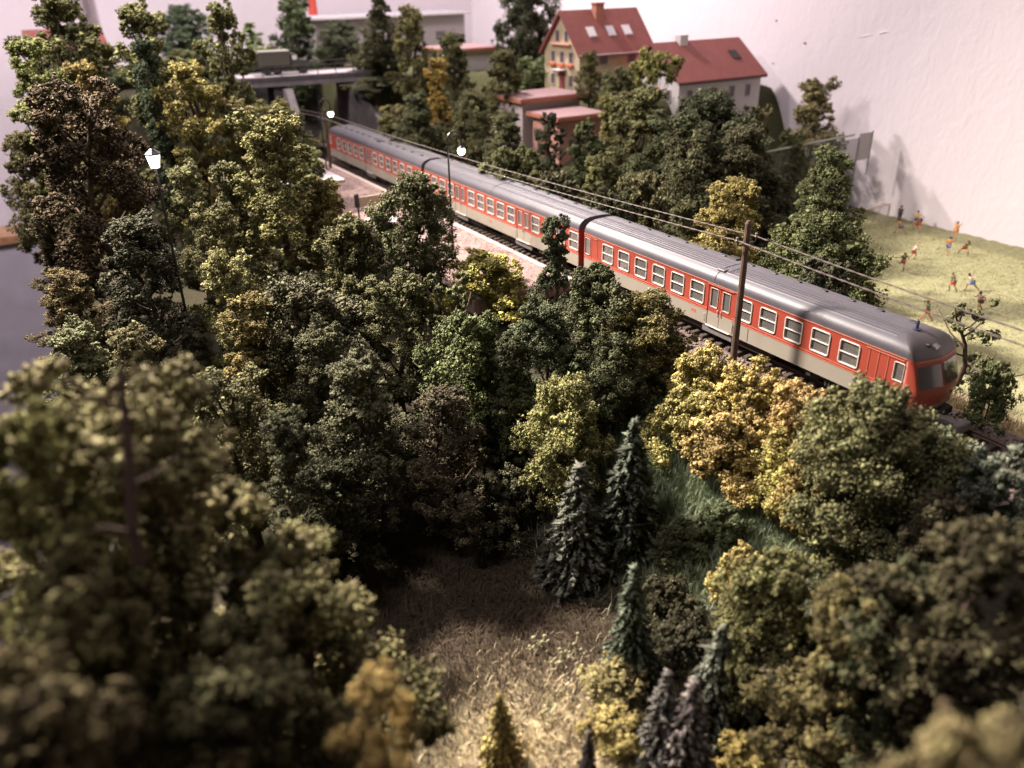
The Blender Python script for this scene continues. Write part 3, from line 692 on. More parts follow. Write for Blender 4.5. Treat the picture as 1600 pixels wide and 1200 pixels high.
def person(x, y, rz, label, group, pose, top=(.1, .3, .12), shorts=(.5, .06, .05), socks=None, hair=(.08, .05, .03), H=1.75, z=None, long_trousers=None, boots=(.02, .02, .02)):
    """pose: dict of joint positions in a unit-height frame (x forward, y left, z up)"""
    P = dict(hipL=(0, .055, .52), hipR=(0, -.055, .52), kneeL=(.02, .06, .28), kneeR=(.02, -.06, .28), footL=(0, .06, .04), footR=(0, -.06, .04),
             pel=(0, 0, .53), chest=(0, 0, .72), neck=(.005, 0, .83), head=(.01, 0, .92), shL=(0, .10, .80), shR=(0, -.10, .80), elL=(0, .14, .64), elR=(0, -.14, .64), haL=(.03, .15, .49), haR=(.03, -.15, .49))
    P.update(pose); g = (ground(x, y) if z is None else z)
    lo = min(P['footL'][2], P['footR'][2])-.035
    r = empty("person", (x, y, g+.0), rz, label, "person", group)
    q = lambda n, rad: (P[n][0]*H, P[n][1]*H, (P[n][2]-lo)*H, rad*H)
    names = ['pel', 'chest', 'neck', 'hipL', 'kneeL', 'footL', 'toeL', 'hipR', 'kneeR', 'footR', 'toeR', 'shL', 'elL', 'haL', 'shR', 'elR', 'haR', 'head0', 'head']
    P['toeL'] = (P['footL'][0]+.07, P['footL'][1], P['footL'][2]-.015); P['toeR'] = (P['footR'][0]+.07, P['footR'][1], P['footR'][2]-.015)
    n_, h_ = Vector(P['neck']), Vector(P['head']); P['head0'] = tuple(n_.lerp(h_, .45)); 
    rad = dict(pel=.075, chest=.085, neck=.035, hipL=.055, hipR=.055, kneeL=.036, kneeR=.036, footL=.024, footR=.024, toeL=.02, toeR=.02, shL=.038, shR=.038, elL=.024, elR=.024, haL=.02, haR=.02, head0=.045, head=.062)
    J = [q(n, rad[n]) for n in names]; ix = {n: i for i, n in enumerate(names)}
    E = [('pel', 'chest'), ('chest', 'neck'), ('neck', 'head0'), ('head0', 'head'), ('pel', 'hipL'), ('hipL', 'kneeL'), ('kneeL', 'footL'), ('footL', 'toeL'), ('pel', 'hipR'), ('hipR', 'kneeR'), ('kneeR', 'footR'), ('footR', 'toeR'), ('chest', 'shL'), ('shL', 'elL'), ('elL', 'haL'), ('chest', 'shR'), ('shR', 'elR'), ('elR', 'haR')]
    skin_mesh("body", J, [(ix[a], ix[b]) for a, b in E], M_SKIN, r, 1)
    def sub(nm, pts, ed, m):
        k = {n: i for i, (n, _, _) in enumerate(pts)}; JJ = []
        for n, a, rd in pts:
            p = Vector(P[n]) if a is None else Vector(P[n]).lerp(Vector(P[a[0]]), a[1]); JJ.append((p.x*H, p.y*H, (p.z-lo)*H, rd*H))
        skin_mesh(nm, JJ, ed, m, r, 1)
    mid = lambda a, b, t: None
    sub("shirt", [('chest', None, .10), ('pel', None, .088), ('neck', ('chest', .3), .06), ('shL', None, .052), ('shL', ('elL', .7), .04), ('shR', None, .052), ('shR', ('elR', .7), .04)], [(0, 1), (0, 2), (0, 3), (3, 4), (0, 5), (5, 6)], cmat(top))
    k = 1.0 if long_trousers else .62
    sub("trousers" if long_trousers else "shorts", [('pel', None, .092), ('hipL', None, .07), ('hipL', ('kneeL', k), .055), ('hipR', None, .07), ('hipR', ('kneeR', k), .055)]+([('footL', ('kneeL', .1), .036), ('footR', ('kneeR', .1), .036)] if long_trousers else []), [(0, 1), (1, 2), (0, 3), (3, 4)]+([(2, 5), (4, 6)] if long_trousers else []), cmat(shorts))
    for s in 'LR':
        f = Vector(P['foot'+s]); t = Vector(P['toe'+s])
        skin_mesh("boot", [(f.x*H-.03, f.y*H, (f.z-lo)*H-.005, .034*H), (t.x*H+.01, t.y*H, (t.z-lo)*H, .027*H)], [(0, 1)], cmat(boots), r, 1)
        if socks:
            kk = Vector(P['knee'+s]); a = f.lerp(kk, .15); b = f.lerp(kk, .85); skin_mesh("sock", [(a.x*H, a.y*H, (a.z-lo)*H, .032*H), (b.x*H, b.y*H, (b.z-lo)*H, .04*H)], [(0, 1)], cmat(socks), r, 1)
    hv = Vector(P['head']); MB().ball(((hv.x-.012)*H, hv.y*H, (hv.z-lo+.022)*H), .068*H, 10, 7).obj("hair", cmat(hair), r, smooth=True)
    return r
run1 = dict(hipL=(.02, .055, .52), kneeL=(.16, .06, .36), footL=(.08, .06, .13), kneeR=(-.06, -.06, .30), footR=(-.22, -.06, .12), chest=(.06, 0, .71), neck=(.10, 0, .82), head=(.13, 0, .90), shL=(.09, .10, .79), shR=(.09, -.10, .79), elL=(-.06, .16, .68), haL=(.0, .17, .56), elR=(.18, -.16, .68), haR=(.28, -.13, .72))
run2 = dict(kneeL=(.13, .07, .31), footL=(.24, .07, .08), kneeR=(-.10, -.06, .30), footR=(-.26, -.07, .10), chest=(.03, 0, .71), neck=(.06, 0, .82), head=(.08, 0, .91), elL=(-.10, .17, .70), haL=(-.18, .22, .62), elR=(.14, -.18, .72), haR=(.24, -.2, .84))
kick = dict(kneeL=(.16, .07, .40), footL=(.34, .07, .32), kneeR=(-.02, -.06, .28), footR=(-.05, -.06, .04), chest=(-.04, 0, .71), neck=(-.06, 0, .82), head=(-.05, 0, .91), elL=(-.1, .22, .72), haL=(-.08, .34, .76), elR=(.05, -.22, .72), haR=(.1, -.34, .78))
arms = dict(elL=(0, .22, .86), haL=(.02, .28, 1.0), elR=(0, -.24, .78), haR=(.02, -.36, .74), kneeL=(.08, .09, .30), footL=(.03, .12, .05), kneeR=(.02, -.1, .29), footR=(-.06, -.13, .04))
stand = dict()
lunge = dict(hipL=(.04, .055, .42), hipR=(-.02, -.055, .42), pel=(0, 0, .43), kneeL=(.2, .08, .30), footL=(.22, .08, .05), kneeR=(-.16, -.08, .24), footR=(-.34, -.08, .06), chest=(.10, 0, .58), neck=(.16, 0, .68), head=(.21, 0, .76), shL=(.15, .10, .66), shR=(.15, -.10, .66), elL=(.10, .24, .64), haL=(.1, .36, .6), elR=(.2, -.24, .62), haR=(.3, -.32, .6))
GR = (.07, .20, .09); RD = (.50, .07, .05); WH = (.72, .66, .60); BL = (.10, .18, .50); OR = (.58, .26, .08); YL = (.65, .50, .14)
G = "football players on the meadow"

PH = 1.58
person(-11.7, 20.5, 3.6, "player in green shirt and red shorts nearest the railcar roof, running", G, run2, top=GR, shorts=RD, socks=RD, H=PH, hair=(.30, .12, .05))
person(-14.2, 27.2, 3.3, "green-shirted player with red shorts leaning towards a player in white and blue", G, run1, top=GR, shorts=RD, socks=GR, H=PH, hair=(.25, .16, .06))
person(-13.5, 28.4, 3.7, "player in pale shirt and blue shorts stepping with one arm raised", G, dict(lunge, elR=(.05, -.2, .80), haR=(.1, -.3, .95)), top=WH, shorts=BL, H=PH)
person(-19.0, 28.1, 2.4, "player in dark green and red standing at the tree shadow with arm stretched out", G, kick, top=(.05, .12, .06), shorts=RD, socks=(.05, .08, .05), H=PH)
person(-20.4, 31.4, .6, "pale-haired player in white shirt and red shorts behind the dark green one", G, run1, top=WH, shorts=RD, H=PH, hair=(.62, .48, .25))
person(-19.6, 34.8, 1.9, "player in orange shirt and blue shorts at the left of the tackling pair", G, run2, top=OR, shorts=BL, H=PH)
person(-18.8, 35.8, 5.9, "green-shirted player in red shorts with legs spread wide in a tackle", G, lunge, top=GR, shorts=RD, socks=(.1, .05, .04), H=PH)
person(-21.4, 38.5, 4.6, "orange-red clothed player jumping with raised arms near the white wall", G, dict(arms, elR=(0, -.16, .9), haR=(.02, -.12, 1.05)), top=OR, shorts=OR, H=PH, z=-3.7)
person(-26.0, 39.8, 5.3, "player in yellow shirt with both arms spread before the white wall", G, dict(arms, elL=(0, .22, .72), haL=(.02, .34, .62)), top=YL, shorts=(.08, .09, .16), H=PH)
person(-25.2, 38.9, 5.6, "dark red clothed player crouching with one arm thrown up by the yellow one", G, dict(lunge, elL=(.12, .16, .8), haL=(.14, .24, .95)), top=(.3, .08, .05), shorts=RD, H=PH)
person(-25.6, 37.0, 3.4, "player in orange shirt stooping low at the far end of the meadow", G, lunge, top=OR, shorts=(.16, .18, .28), H=PH)
person(-28.0, 40.2, 5.0, "dark clothed figure beside the goal net, furthest from the train", G, stand, top=(.06, .06, .07), shorts=(.05, .05, .06), H=PH, long_trousers=True)
person(-10.9, 25.2, 4.4, "pink-shirted figure half hidden behind the sparse shrub at the right", G, run1, top=(.55, .32, .30), shorts=(.12, .06, .05), H=PH)

person(-36.6, -3.3, 1.4, "grey-clothed figure with pale cap standing on the platform behind the arched lamp", None, dict(elL=(.06, .13, .66), haL=(.14, .06, .62)), top=(.09, .09, .10), shorts=(.07, .06, .07), long_trousers=True, hair=(.75, .7, .66), z=.33)
# platform hut
def hut():
    h = empty("platform_hut", (-48.9, -9.2, -.05), 0, "small platform hut with grey flat roof and ochre wall behind the trees", "hut")
    MB().box(-2.2, 2.2, -2.0, 1.9, 0, 2.75).obj("wall", mat("hut_ochre", (.42, .24, .06), .85, noise=.15), h)
    MB().bbox(-2.9, 2.8, -2.6, 2.6, 2.75, 3.0, .05).obj("roof", mat("hut_roof", (.34, .31, .33), .6, noise=.2), h)
    MB().box(2.2, 2.24, -1.2, -.2, 0, 2.1).obj("door", mat("hut_door", (.12, .08, .05), .7), h)
hut()
def signboard():
    s = empty("station_sign", (-41.2, -7.4, .33), 0, "beige station name board on dark posts on the platform", "sign")
    for y in (-.2, 2.3): MB().bbox(-.06, .06, y-.06, y+.06, 0, 2.5, .01).obj("post", M_IRON, s)
    MB().bbox(-.04, .08, -.1, 2.2, 1.5, 2.25, .02).obj("board", mat("sign_beige", (.42, .35, .26), .8, noise=.1), s)
    MB().bbox(-.12, .12, -.42, -.1, 1.5, 2.5, .03).obj("end_block", M_BLACK, s)
signboard()
def kiosk():
    k = empty("platform_box", (-37.6, -7.3, .33), 0, "low box with its lit top painted pale grey on the platform under the trees", "box")
    MB().bbox(-.9, .9, -.7, 1.0, 0, 1.1, .03).obj("box_body", mat("box_brown", (.13, .09, .07), .8), k)
    MB().bbox(-1.05, 1.05, -.85, 1.2, 1.1, 1.25, .03).obj("lid", mat("box_lit_top", (.52, .47, .47), .7), k)  # pale colour paints the light falling on the box top
kiosk()

# ------------------------------------------------------------------ road bridge over the cutting, truck
M_CONC = mat("bridge_concrete", (.19, .17, .18), .9, noise=.3, nscale=.8, bump=.02, bscale=6)
M_CONCD = mat("retaining_wall_dark", (.06, .05, .052), .9, noise=.4, nscale=.9, bump=.03, bscale=4)
M_ROAD = mat("road_surface", (.38, .34, .36), .8, noise=.1, nscale=1)
br = empty("road_bridge", (-77.0, 0.3, .8), math.radians(-7), "grey concrete road bridge with thin railings crossing over the railway cutting", "bridge")
MB().box(-2.2, 3.2, -8.5, 9.5, 6.9, 7.35).box(2.9, 3.2, -8.5, 9.5, 6.5, 7.5).box(-2.2, -1.9, -8.5, 9.5, 6.5, 7.5).obj("deck", M_CONC, br)
MB().box(-1.9, 2.9, -8.5, 9.5, 7.354, 7.41).obj("roadway", M_ROAD, br)
for s, x in ((0, 3.05), (1, -2.05)):
    mb = MB()
    for k in range(10): mb.bbox(x-.04, x+.04, -8.3+k*1.95, -8.22+k*1.95, 7.5, 8.45, .01)
    mb.obj("railing_posts", M_UNDER, br)['kind'] = 'stuff'
    MB().tube([(x, -8.4, 8.42), (x, 9.4, 8.42)], .045, 6).tube([(x, -8.4, 8.0), (x, 9.4, 8.0)], .03, 6).obj("railing_bar", M_UNDER, br)
for y0, y1 in ((-3.4, -2.2), (5.0, 6.2)): MB().box(-2.0, 3.0, y0, y1, -.4, 6.9).obj("abutment", M_CONCD, br)
w = MB().prism([(-78, -.5), (-61.5, -.5), (-61.5, 2.3), (-73.5, 7.2), (-78, 7.3)], 'y', 4.75, 5.25).obj("retaining_wall", M_CONCD); tag(w, "dark grey sloping retaining wall on the far side of the cutting by the bridge", "wall")
w = MB().prism([(-78, -.5), (-71.2, -.5), (-71.2, 3.6), (-73.5, 7.0), (-78, 7.1)], 'y', -2.5, -1.7).obj("retaining_wall", M_CONC); tag(w, "pale narrow wing wall on the near side of the cutting under the bridge", "wall")
w = MB().box(-86.5, -85.9, -3.5, 6.5, -.5, 7.0).obj("tunnel_wall", M_CONCD); tag(w, "dark wall closing the cutting behind the road bridge", "wall")
def truck():
    t = empty("truck", (-77.2, -1.6, 8.21), math.radians(90-8), "olive grey army truck with pale canvas top driving over the bridge", "truck")
    c = mat("truck_olive", (.055, .052, .04), .7); cv = mat("truck_canvas", (.085, .078, .06), .9, noise=.1); cvt = mat("truck_canvas_top", (.28, .26, .23), .9)
    MB().bbox(-2.3, 1.0, -.98, .98, .95, 2.35, .06).obj("canvas", cv, t)
    MB().bbox(-2.34, 1.04, -1.0, 1.0, 2.3, 2.46, .05).obj("canvas_top", cvt, t)
    MB().box(-2.36, -2.31, -.75, .75, 1.05, 2.2).obj("canvas_opening", M_BLACK, t)
    mb = MB(); mb.prism([(1.05, .7), (1.05, 2.05), (1.25, 2.1), (1.75, 2.02), (2.0, 1.5), (2.9, 1.4), (3.0, 1.2), (3.0, .7)], 'y', -.85, .85); mb.obj("cab", c, t)
    mb = MB(); mb.add([(1.80, -.75, 1.98), (1.80, .75, 1.98), (2.02, .75, 1.54), (2.02, -.75, 1.54)], [(0, 1, 2, 3)]); mb.obj("windscreen", M_LENS, t)
    for s in (-1, 1): MB().box(1.25, 1.75, s*.86-.01, s*.86+.01, 1.5, 1.95).obj("side_window", M_LENS, t)
    MB().box(-2.3, 2.9, -.8, .8, .62, .95).obj("chassis", M_BLACK, t)
    wm = MB().tube([(0, -.14, 0), (0, .14, 0)], .46, 16).mesh("wheel", M_BLACK)
    for x in (-1.6, -.5, 2.3):
        for s in (-1, 1): link("wheel", wm, None, t, (x, s*.82, .46))
truck()

# ------------------------------------------------------------------ village
M_TILE = mat("roof_tile_red", (.25, .075, .065), .75, noise=.12, nscale=1.0, bump=.02, bscale=8)
M_CREAM = mat("cream_render", (.56, .48, .31), .85, noise=.08, nscale=.8)
M_PALE = mat("pale_render", (.60, .56, .56), .85, noise=.06, nscale=.8)
M_WIN = mat("house_window_glass", (.13, .12, .14), .25)
M_WFR = mat("house_window_frame", (.45, .36, .38), .6)
M_BOX = mat("flower_box_orange", (.62, .15, .07), .7)
M_BRICK = mat("chimney_brick", (.42, .18, .12), .85, noise=.2, nscale=3)
def hwin(par, c, n, w, h, box=False, name="window"):
    """house window facing n ('x' +x, 'y' -y) centred at c"""
    a = 0 if n == 'y' else math.pi/2
    f = frame_mesh("window", w, h, .02, .09, .06, M_WFR)
    o = link(name, f, None, par, c, (0, 0, a)); MB().box(-w/2+.05, w/2-.05, -.01, .02, -h/2+.05, h/2-.05).box(-.03, .03, -.04, 0, -h/2+.05, h/2-.05).obj("pane", M_WIN, o)
    if box: MB().bbox(-w*.75, w*.75, -.32, -.04, -h/2-.28, -h/2-.02, .03).obj("flower_box", M_BOX, o)
    return o
def gable_house(name, label, cat, x0, x1, y0, y1, zb, ze, zr, wall, over=.45, axis='y', th=.22):
    h = empty(name, ((x0+x1)/2, (y0+y1)/2, zb), 0, label, cat); a, b = (x1-x0)/2, (y1-y0)/2; E = ze-zb; Rr = zr-zb
    if axis == 'y':
        MB().prism([(-a, 0), (a, 0), (a, E), (0, Rr-.1), (-a, E)], 'y', -b, b).obj("wall", wall, h)
        sl = (Rr-E)/a; o_ = over
        for s in (-1, 1):
            P = [(0, Rr+th), (s*(a+o_), E-sl*o_+th), (s*(a+o_), E-sl*o_), (0, Rr)]
            if s < 0: P = P[::-1]
            yield_ = MB().prism(P, 'y', -b-over, b+over).obj("roof", M_TILE, h)
    return h, E, Rr, a, b

h1, E1, R1, a1, b1 = gable_house("gabled_house", "cream three-storey gabled house with red roof, three skylights and orange flower boxes", "house", -60.0, -53.7, 21.7, 30.8, 5.6, 10.45, 13.95, M_CREAM)
O1 = Vector(h1.location)
def put(p): return (p[0]-O1.x, p[1]-O1.y, p[2]-O1.z)
for x in (-57.6, -56.0): hwin(h1, put((x, 21.7, 11.8)), 'y', .75, 1.15)
for x in (-58.35, -56.75, -55.15): hwin(h1, put((x, 21.7, 9.8)), 'y', .75, 1.15, True)
MB().bbox(-1.7, 1.7, -.35, -.04, -.15, .05, .03).obj("window_shelf", mat("shelf_salmon", (.62, .32, .22), .8), h1, put((-56.8, 21.7, 11.1)))
hwin(h1, put((-55.1, 21.7, 7.6)), 'y', .75, 1.15); hwin(h1, put((-58.4, 21.7, 7.6)), 'y', .75, 1.15)
MB().bbox(-.5, .5, -.08, .05, 0, 2.1, .02).obj("door", mat("door_maroon", (.28, .08, .08), .6), h1, put((-56.7, 21.7, 6.3)))
MB().bbox(-.8, .8, -.9, .0, 0, .14, .03).obj("door_canopy", M_PALE, h1, put((-56.7, 21.7, 8.55)))
for y in (24.7, 28.3):
    for z in (9.75, 7.6): hwin(h1, put((-53.7, y, z)), 'x', 1.15, 1.3)
sl = (R1-E1)/a1; ang = math.atan(sl)
def on_roof(h, R, sl, dx, y, th=.22): return (dx, y, R-sl*abs(dx)+th/1.0)
me_sky = MB().bbox(-.62, .62, -.5, .5, -.02, .08, .02).mesh("skylight", M_PALE); me_skg = MB().box(-.48, .48, -.37, .37, .082, .09).mesh("pane", mat("skylight_glass", (.75, .72, .75), .15))
for y in (24.05, 26.5, 28.6):
    s = link("skylight", me_sky, None, h1, (1.85, y-O1.y, R1-sl*1.85+.24), (0, ang, 0)); link("pane", me_skg, None, s)
MB().bbox(-.42, .42, -.5, .5, -1.9, .75, .03).bbox(-.5, .5, -.58, .58, .68, .85, .03).obj("chimney", M_BRICK, h1, (.55, 25.75-O1.y, R1))
MB().tube([(a1+.42, -b1-.4, E1-.35), (a1+.42, b1+.4, E1-.35)], .09, 6).obj("gutter", M_PALE, h1)
h2, E2, R2, a2, b2 = gable_house("barn_house", "long red-roofed house with pale walls and one dark skylight against the white wall", "house", -52.7, -44.7, 27.0, 37.9, 3.0, 8.1, 11.05, M_PALE)
O1 = Vector(h2.location)
for y in (28.4, 30.6, 31.6, 34.0, 36.2): hwin(h2, put((-44.7, y, 6.6)), 'x', .7, 1.2)
hwin(h2, put((-46.2, 27.0, 6.6)), 'y', .8, 1.2); hwin(h2, put((-50.6, 27.0, 6.6)), 'y', .8, 1.2)
MB().bbox(-.6, .6, -.07, .05, 0, 2.1, .02).obj("door", mat("door_orange", (.50, .22, .09), .6), h2, put((-48.2, 27.0, 5.2)))
sl2 = (R2-E2)/a2
MB().bbox(-.6, .6, -.5, .5, -.02, .1, .02).obj("skylight", M_UNDER, h2, (2.0, 35.9-O1.y, R2-sl2*2.0+.24), (0, math.atan(sl2), 0))
MB().bbox(-.45, .45, -.5, .5, -1.2, .8, .03).obj("chimney", M_PALE, h2, (0.1, 30.4-O1.y, R2))
MB().tube([(a2+.42, -b2-.4, E2-.3), (a2+.42, b2+.4, E2-.3)], .09, 6).obj("gutter", M_UNDER, h2)
M_PINKR = mat("flat_roof_pink", (.30, .185, .19), .8, noise=.07, nscale=.6); M_FASC = mat("fascia_terracotta", (.42, .16, .10), .7); M_GWALL = mat("garage_wall", (.52, .44, .44), .85, noise=.06); M_GW2 = mat("garage_wall_salmon", (.50, .27, .22), .85, noise=.08)
def flat(name, label, x0, x1, y0, y1, zb, zt, wm, rm=None, fm=None, ov=.5, th=.42, tilt=0):
    g = empty(name, ((x0+x1)/2, (y0+y1)/2, zb), 0, label, "building"); a, b, h = (x1-x0)/2, (y1-y0)/2, zt-zb
    MB().box(-a, a, -b, b, 0, h-th).obj("wall", wm, g)
    MB().bbox(-a-ov, a+ov, -b-ov, b+ov, h-th+.003, h-.06, .02).obj("fascia", fm or M_FASC, g)
    MB().box(-a-ov+.08, a+ov-.08, -b-ov+.08, b+ov-.08, h-.06, h).obj("roof", rm or M_PINKR, g)
    return g
g = flat("flat_roof_building", "pink flat-roofed building with grey wall, upper one of the stepped pair", -55.6, -50.9, 13.2, 19.8, 2.0, 7.05, M_GWALL)
g = flat("flat_roof_building", "low salmon flat-roofed garage, lower one of the stepped pair", -50.0, -45.6, 13.8, 18.6, 1.2, 5.95, M_GW2)
for y in (-1.3, .6): MB().bbox(2.2, 2.27, y, y+1.3, 1.6, 2.6, .02).obj("window", M_WIN, g)
MB().bbox(-.6, .6, -2.47, -2.4, 1.0, 3.2, .02).obj("door", M_FASC, g)
flat("flat_roof_building", "distant pale pink flat roof seen between the trees left of the gabled house", -79, -72.5, 16.5, 23.5, 5, 10.0, M_PALE, ov=.3)
flat("flat_roof_building", "distant brown-red low building directly left of the gabled house", -73, -67, 25.5, 31.5, 5, 10.35, M_BRICK, mat("far_roof_pale", (.34, .31, .33), .8), M_BRICK, ov=.2)
ib = flat("factory_building", "large distant grey factory hall with thin flat roof behind the bridge trees", -104, -91, 7.5, 28.8, 5, 13.2, mat("factory_wall", (.40, .36, .37), .85, noise=.04), mat("factory_roof", (.38, .36, .40), .7), M_PALE, ov=.8, th=.3)
for y in (-7, -3.5, 0, 3.5, 7): MB().bbox(6.48, 6.56, y-.8, y+.8, 4.8, 5.9, .02).obj("window", M_WIN, ib)
o = MB().tube([(-100, 10.5, 12.8), (-100, 10.5, 19)], [.6, .5], 12).obj("factory_chimney", mat("chimney_signal_red", (.5, .06, .04), .7)); tag(o, "bright red chimney rising behind the distant factory hall", "chimney")
lh, EL, RL, aL, bL = gable_house("far_house", "far house with low orange-red roof and peach walls at the upper left", "house", -108, -100, -24, -16.2, 6, 10.9, 12.5, mat("peach_render", (.62, .42, .33), .85))
for y in (-2.2, 0, 2.2): hwin(lh, (4.0, y, 2.9), 'x', 1.0, 1.3)
MB().bbox(4.0, 4.1, 1.0, 3.2, 4.2, 4.8, .02).obj("shop_sign", mat("sign_blue", (.12, .2, .5), .5), lh)
o = MB().tube([(-110.5, -17.2, 6), (-110.5, -17.2, 60)], .55, 12).obj("white_pipe", M_PALE); tag(o, "white vertical pipe against the far end wall at upper left", "pipe")

# ------------------------------------------------------------------ ball-stop fence and goal
def net_mat(name, c, a):
    m = bpy.data.materials.new(name); m.use_nodes = True; nt = m.node_tree; N = nt.nodes; L = nt.links; p = N["Principled BSDF"]; p.inputs['Base Color'].default_value = (*c, 1); p.inputs['Roughness'].default_value = .9
    t = N.new('ShaderNodeBsdfTransparent'); mx = N.new('ShaderNodeMixShader'); mx.inputs[0].default_value = a
    L.new(t.outputs[0], mx.inputs[1]); L.new(p.outputs[0], mx.inputs[2]); L.new(mx.outputs[0], N['Material Output'].inputs['Surface']); return m
fe = empty("ball_fence", (-31.2, 23.4, -3.9), 0, "tall green-grey ball-stop net fence with top rail at the end of the meadow", "fence")
M_FP = mat("fence_green", (.10, .12, .10), .5); M_RAILP = mat("fence_rail_pale", (.26, .29, .25), .5)
for k in range(5): MB().tube([(0, k*3.35, 0), (0, k*3.35, 7.6)], .07, 8).obj("post", M_FP, fe)
MB().tube([(0, 0, 7.6), (0, 12.6, 7.9)], .09, 8).obj("top_rail", M_RAILP, fe)
MB().box(-.01, .01, 0, 13.3, .3, 7.55).obj("net", net_mat("fence_net", (.10, .11, .085), .34), fe)
MB().box(-.01, .01, 13.4, 15.2, 5.5, 7.9).obj("pale_panel", mat("fence_panel", (.36, .34, .36), .6), fe); MB().tube([(0, 15.2, 4), (0, 15.2, 8)], .06, 8).obj("post", M_FP, fe)
gl = empty("football_goal", (-27.6, 35.6, -3.9), 0, "football goal with pale net at the wall end of the meadow", "goal")
M_GP = mat("goal_post", (.50, .40, .34), .5)
MB().tube([(0, -2.2, 0), (0, -2.2, 2.1), (0, 2.2, 2.1), (0, 2.2, 0)], .07, 8).obj("frame", M_GP, gl)
MB().tube([(0, -2.2, 2.1), (-.7, -2.2, 2.05), (-1.5, -2.2, 0)], .04, 6).tube([(0, 2.2, 2.1), (-.7, 2.2, 2.05), (-1.5, 2.2, 0)], .04, 6).obj("back_stay", M_GP, gl)
mb = MB(); mb.add([(0, -2.2, 2.1), (0, 2.2, 2.1), (-.7, 2.2, 2.05), (-.7, -2.2, 2.05), (-1.5, 2.2, .02), (-1.5, -2.2, .02)], [(0, 1, 2, 3), (3, 2, 4, 5)])
for s in (-2.2, 2.2): mb.add([(0, s, 0), (0, s, 2.1), (-.7, s, 2.05), (-1.5, s, .02)], [(0, 1, 2, 3)])
mb.obj("net", net_mat("goal_net", (.6, .55, .48), .35), gl)


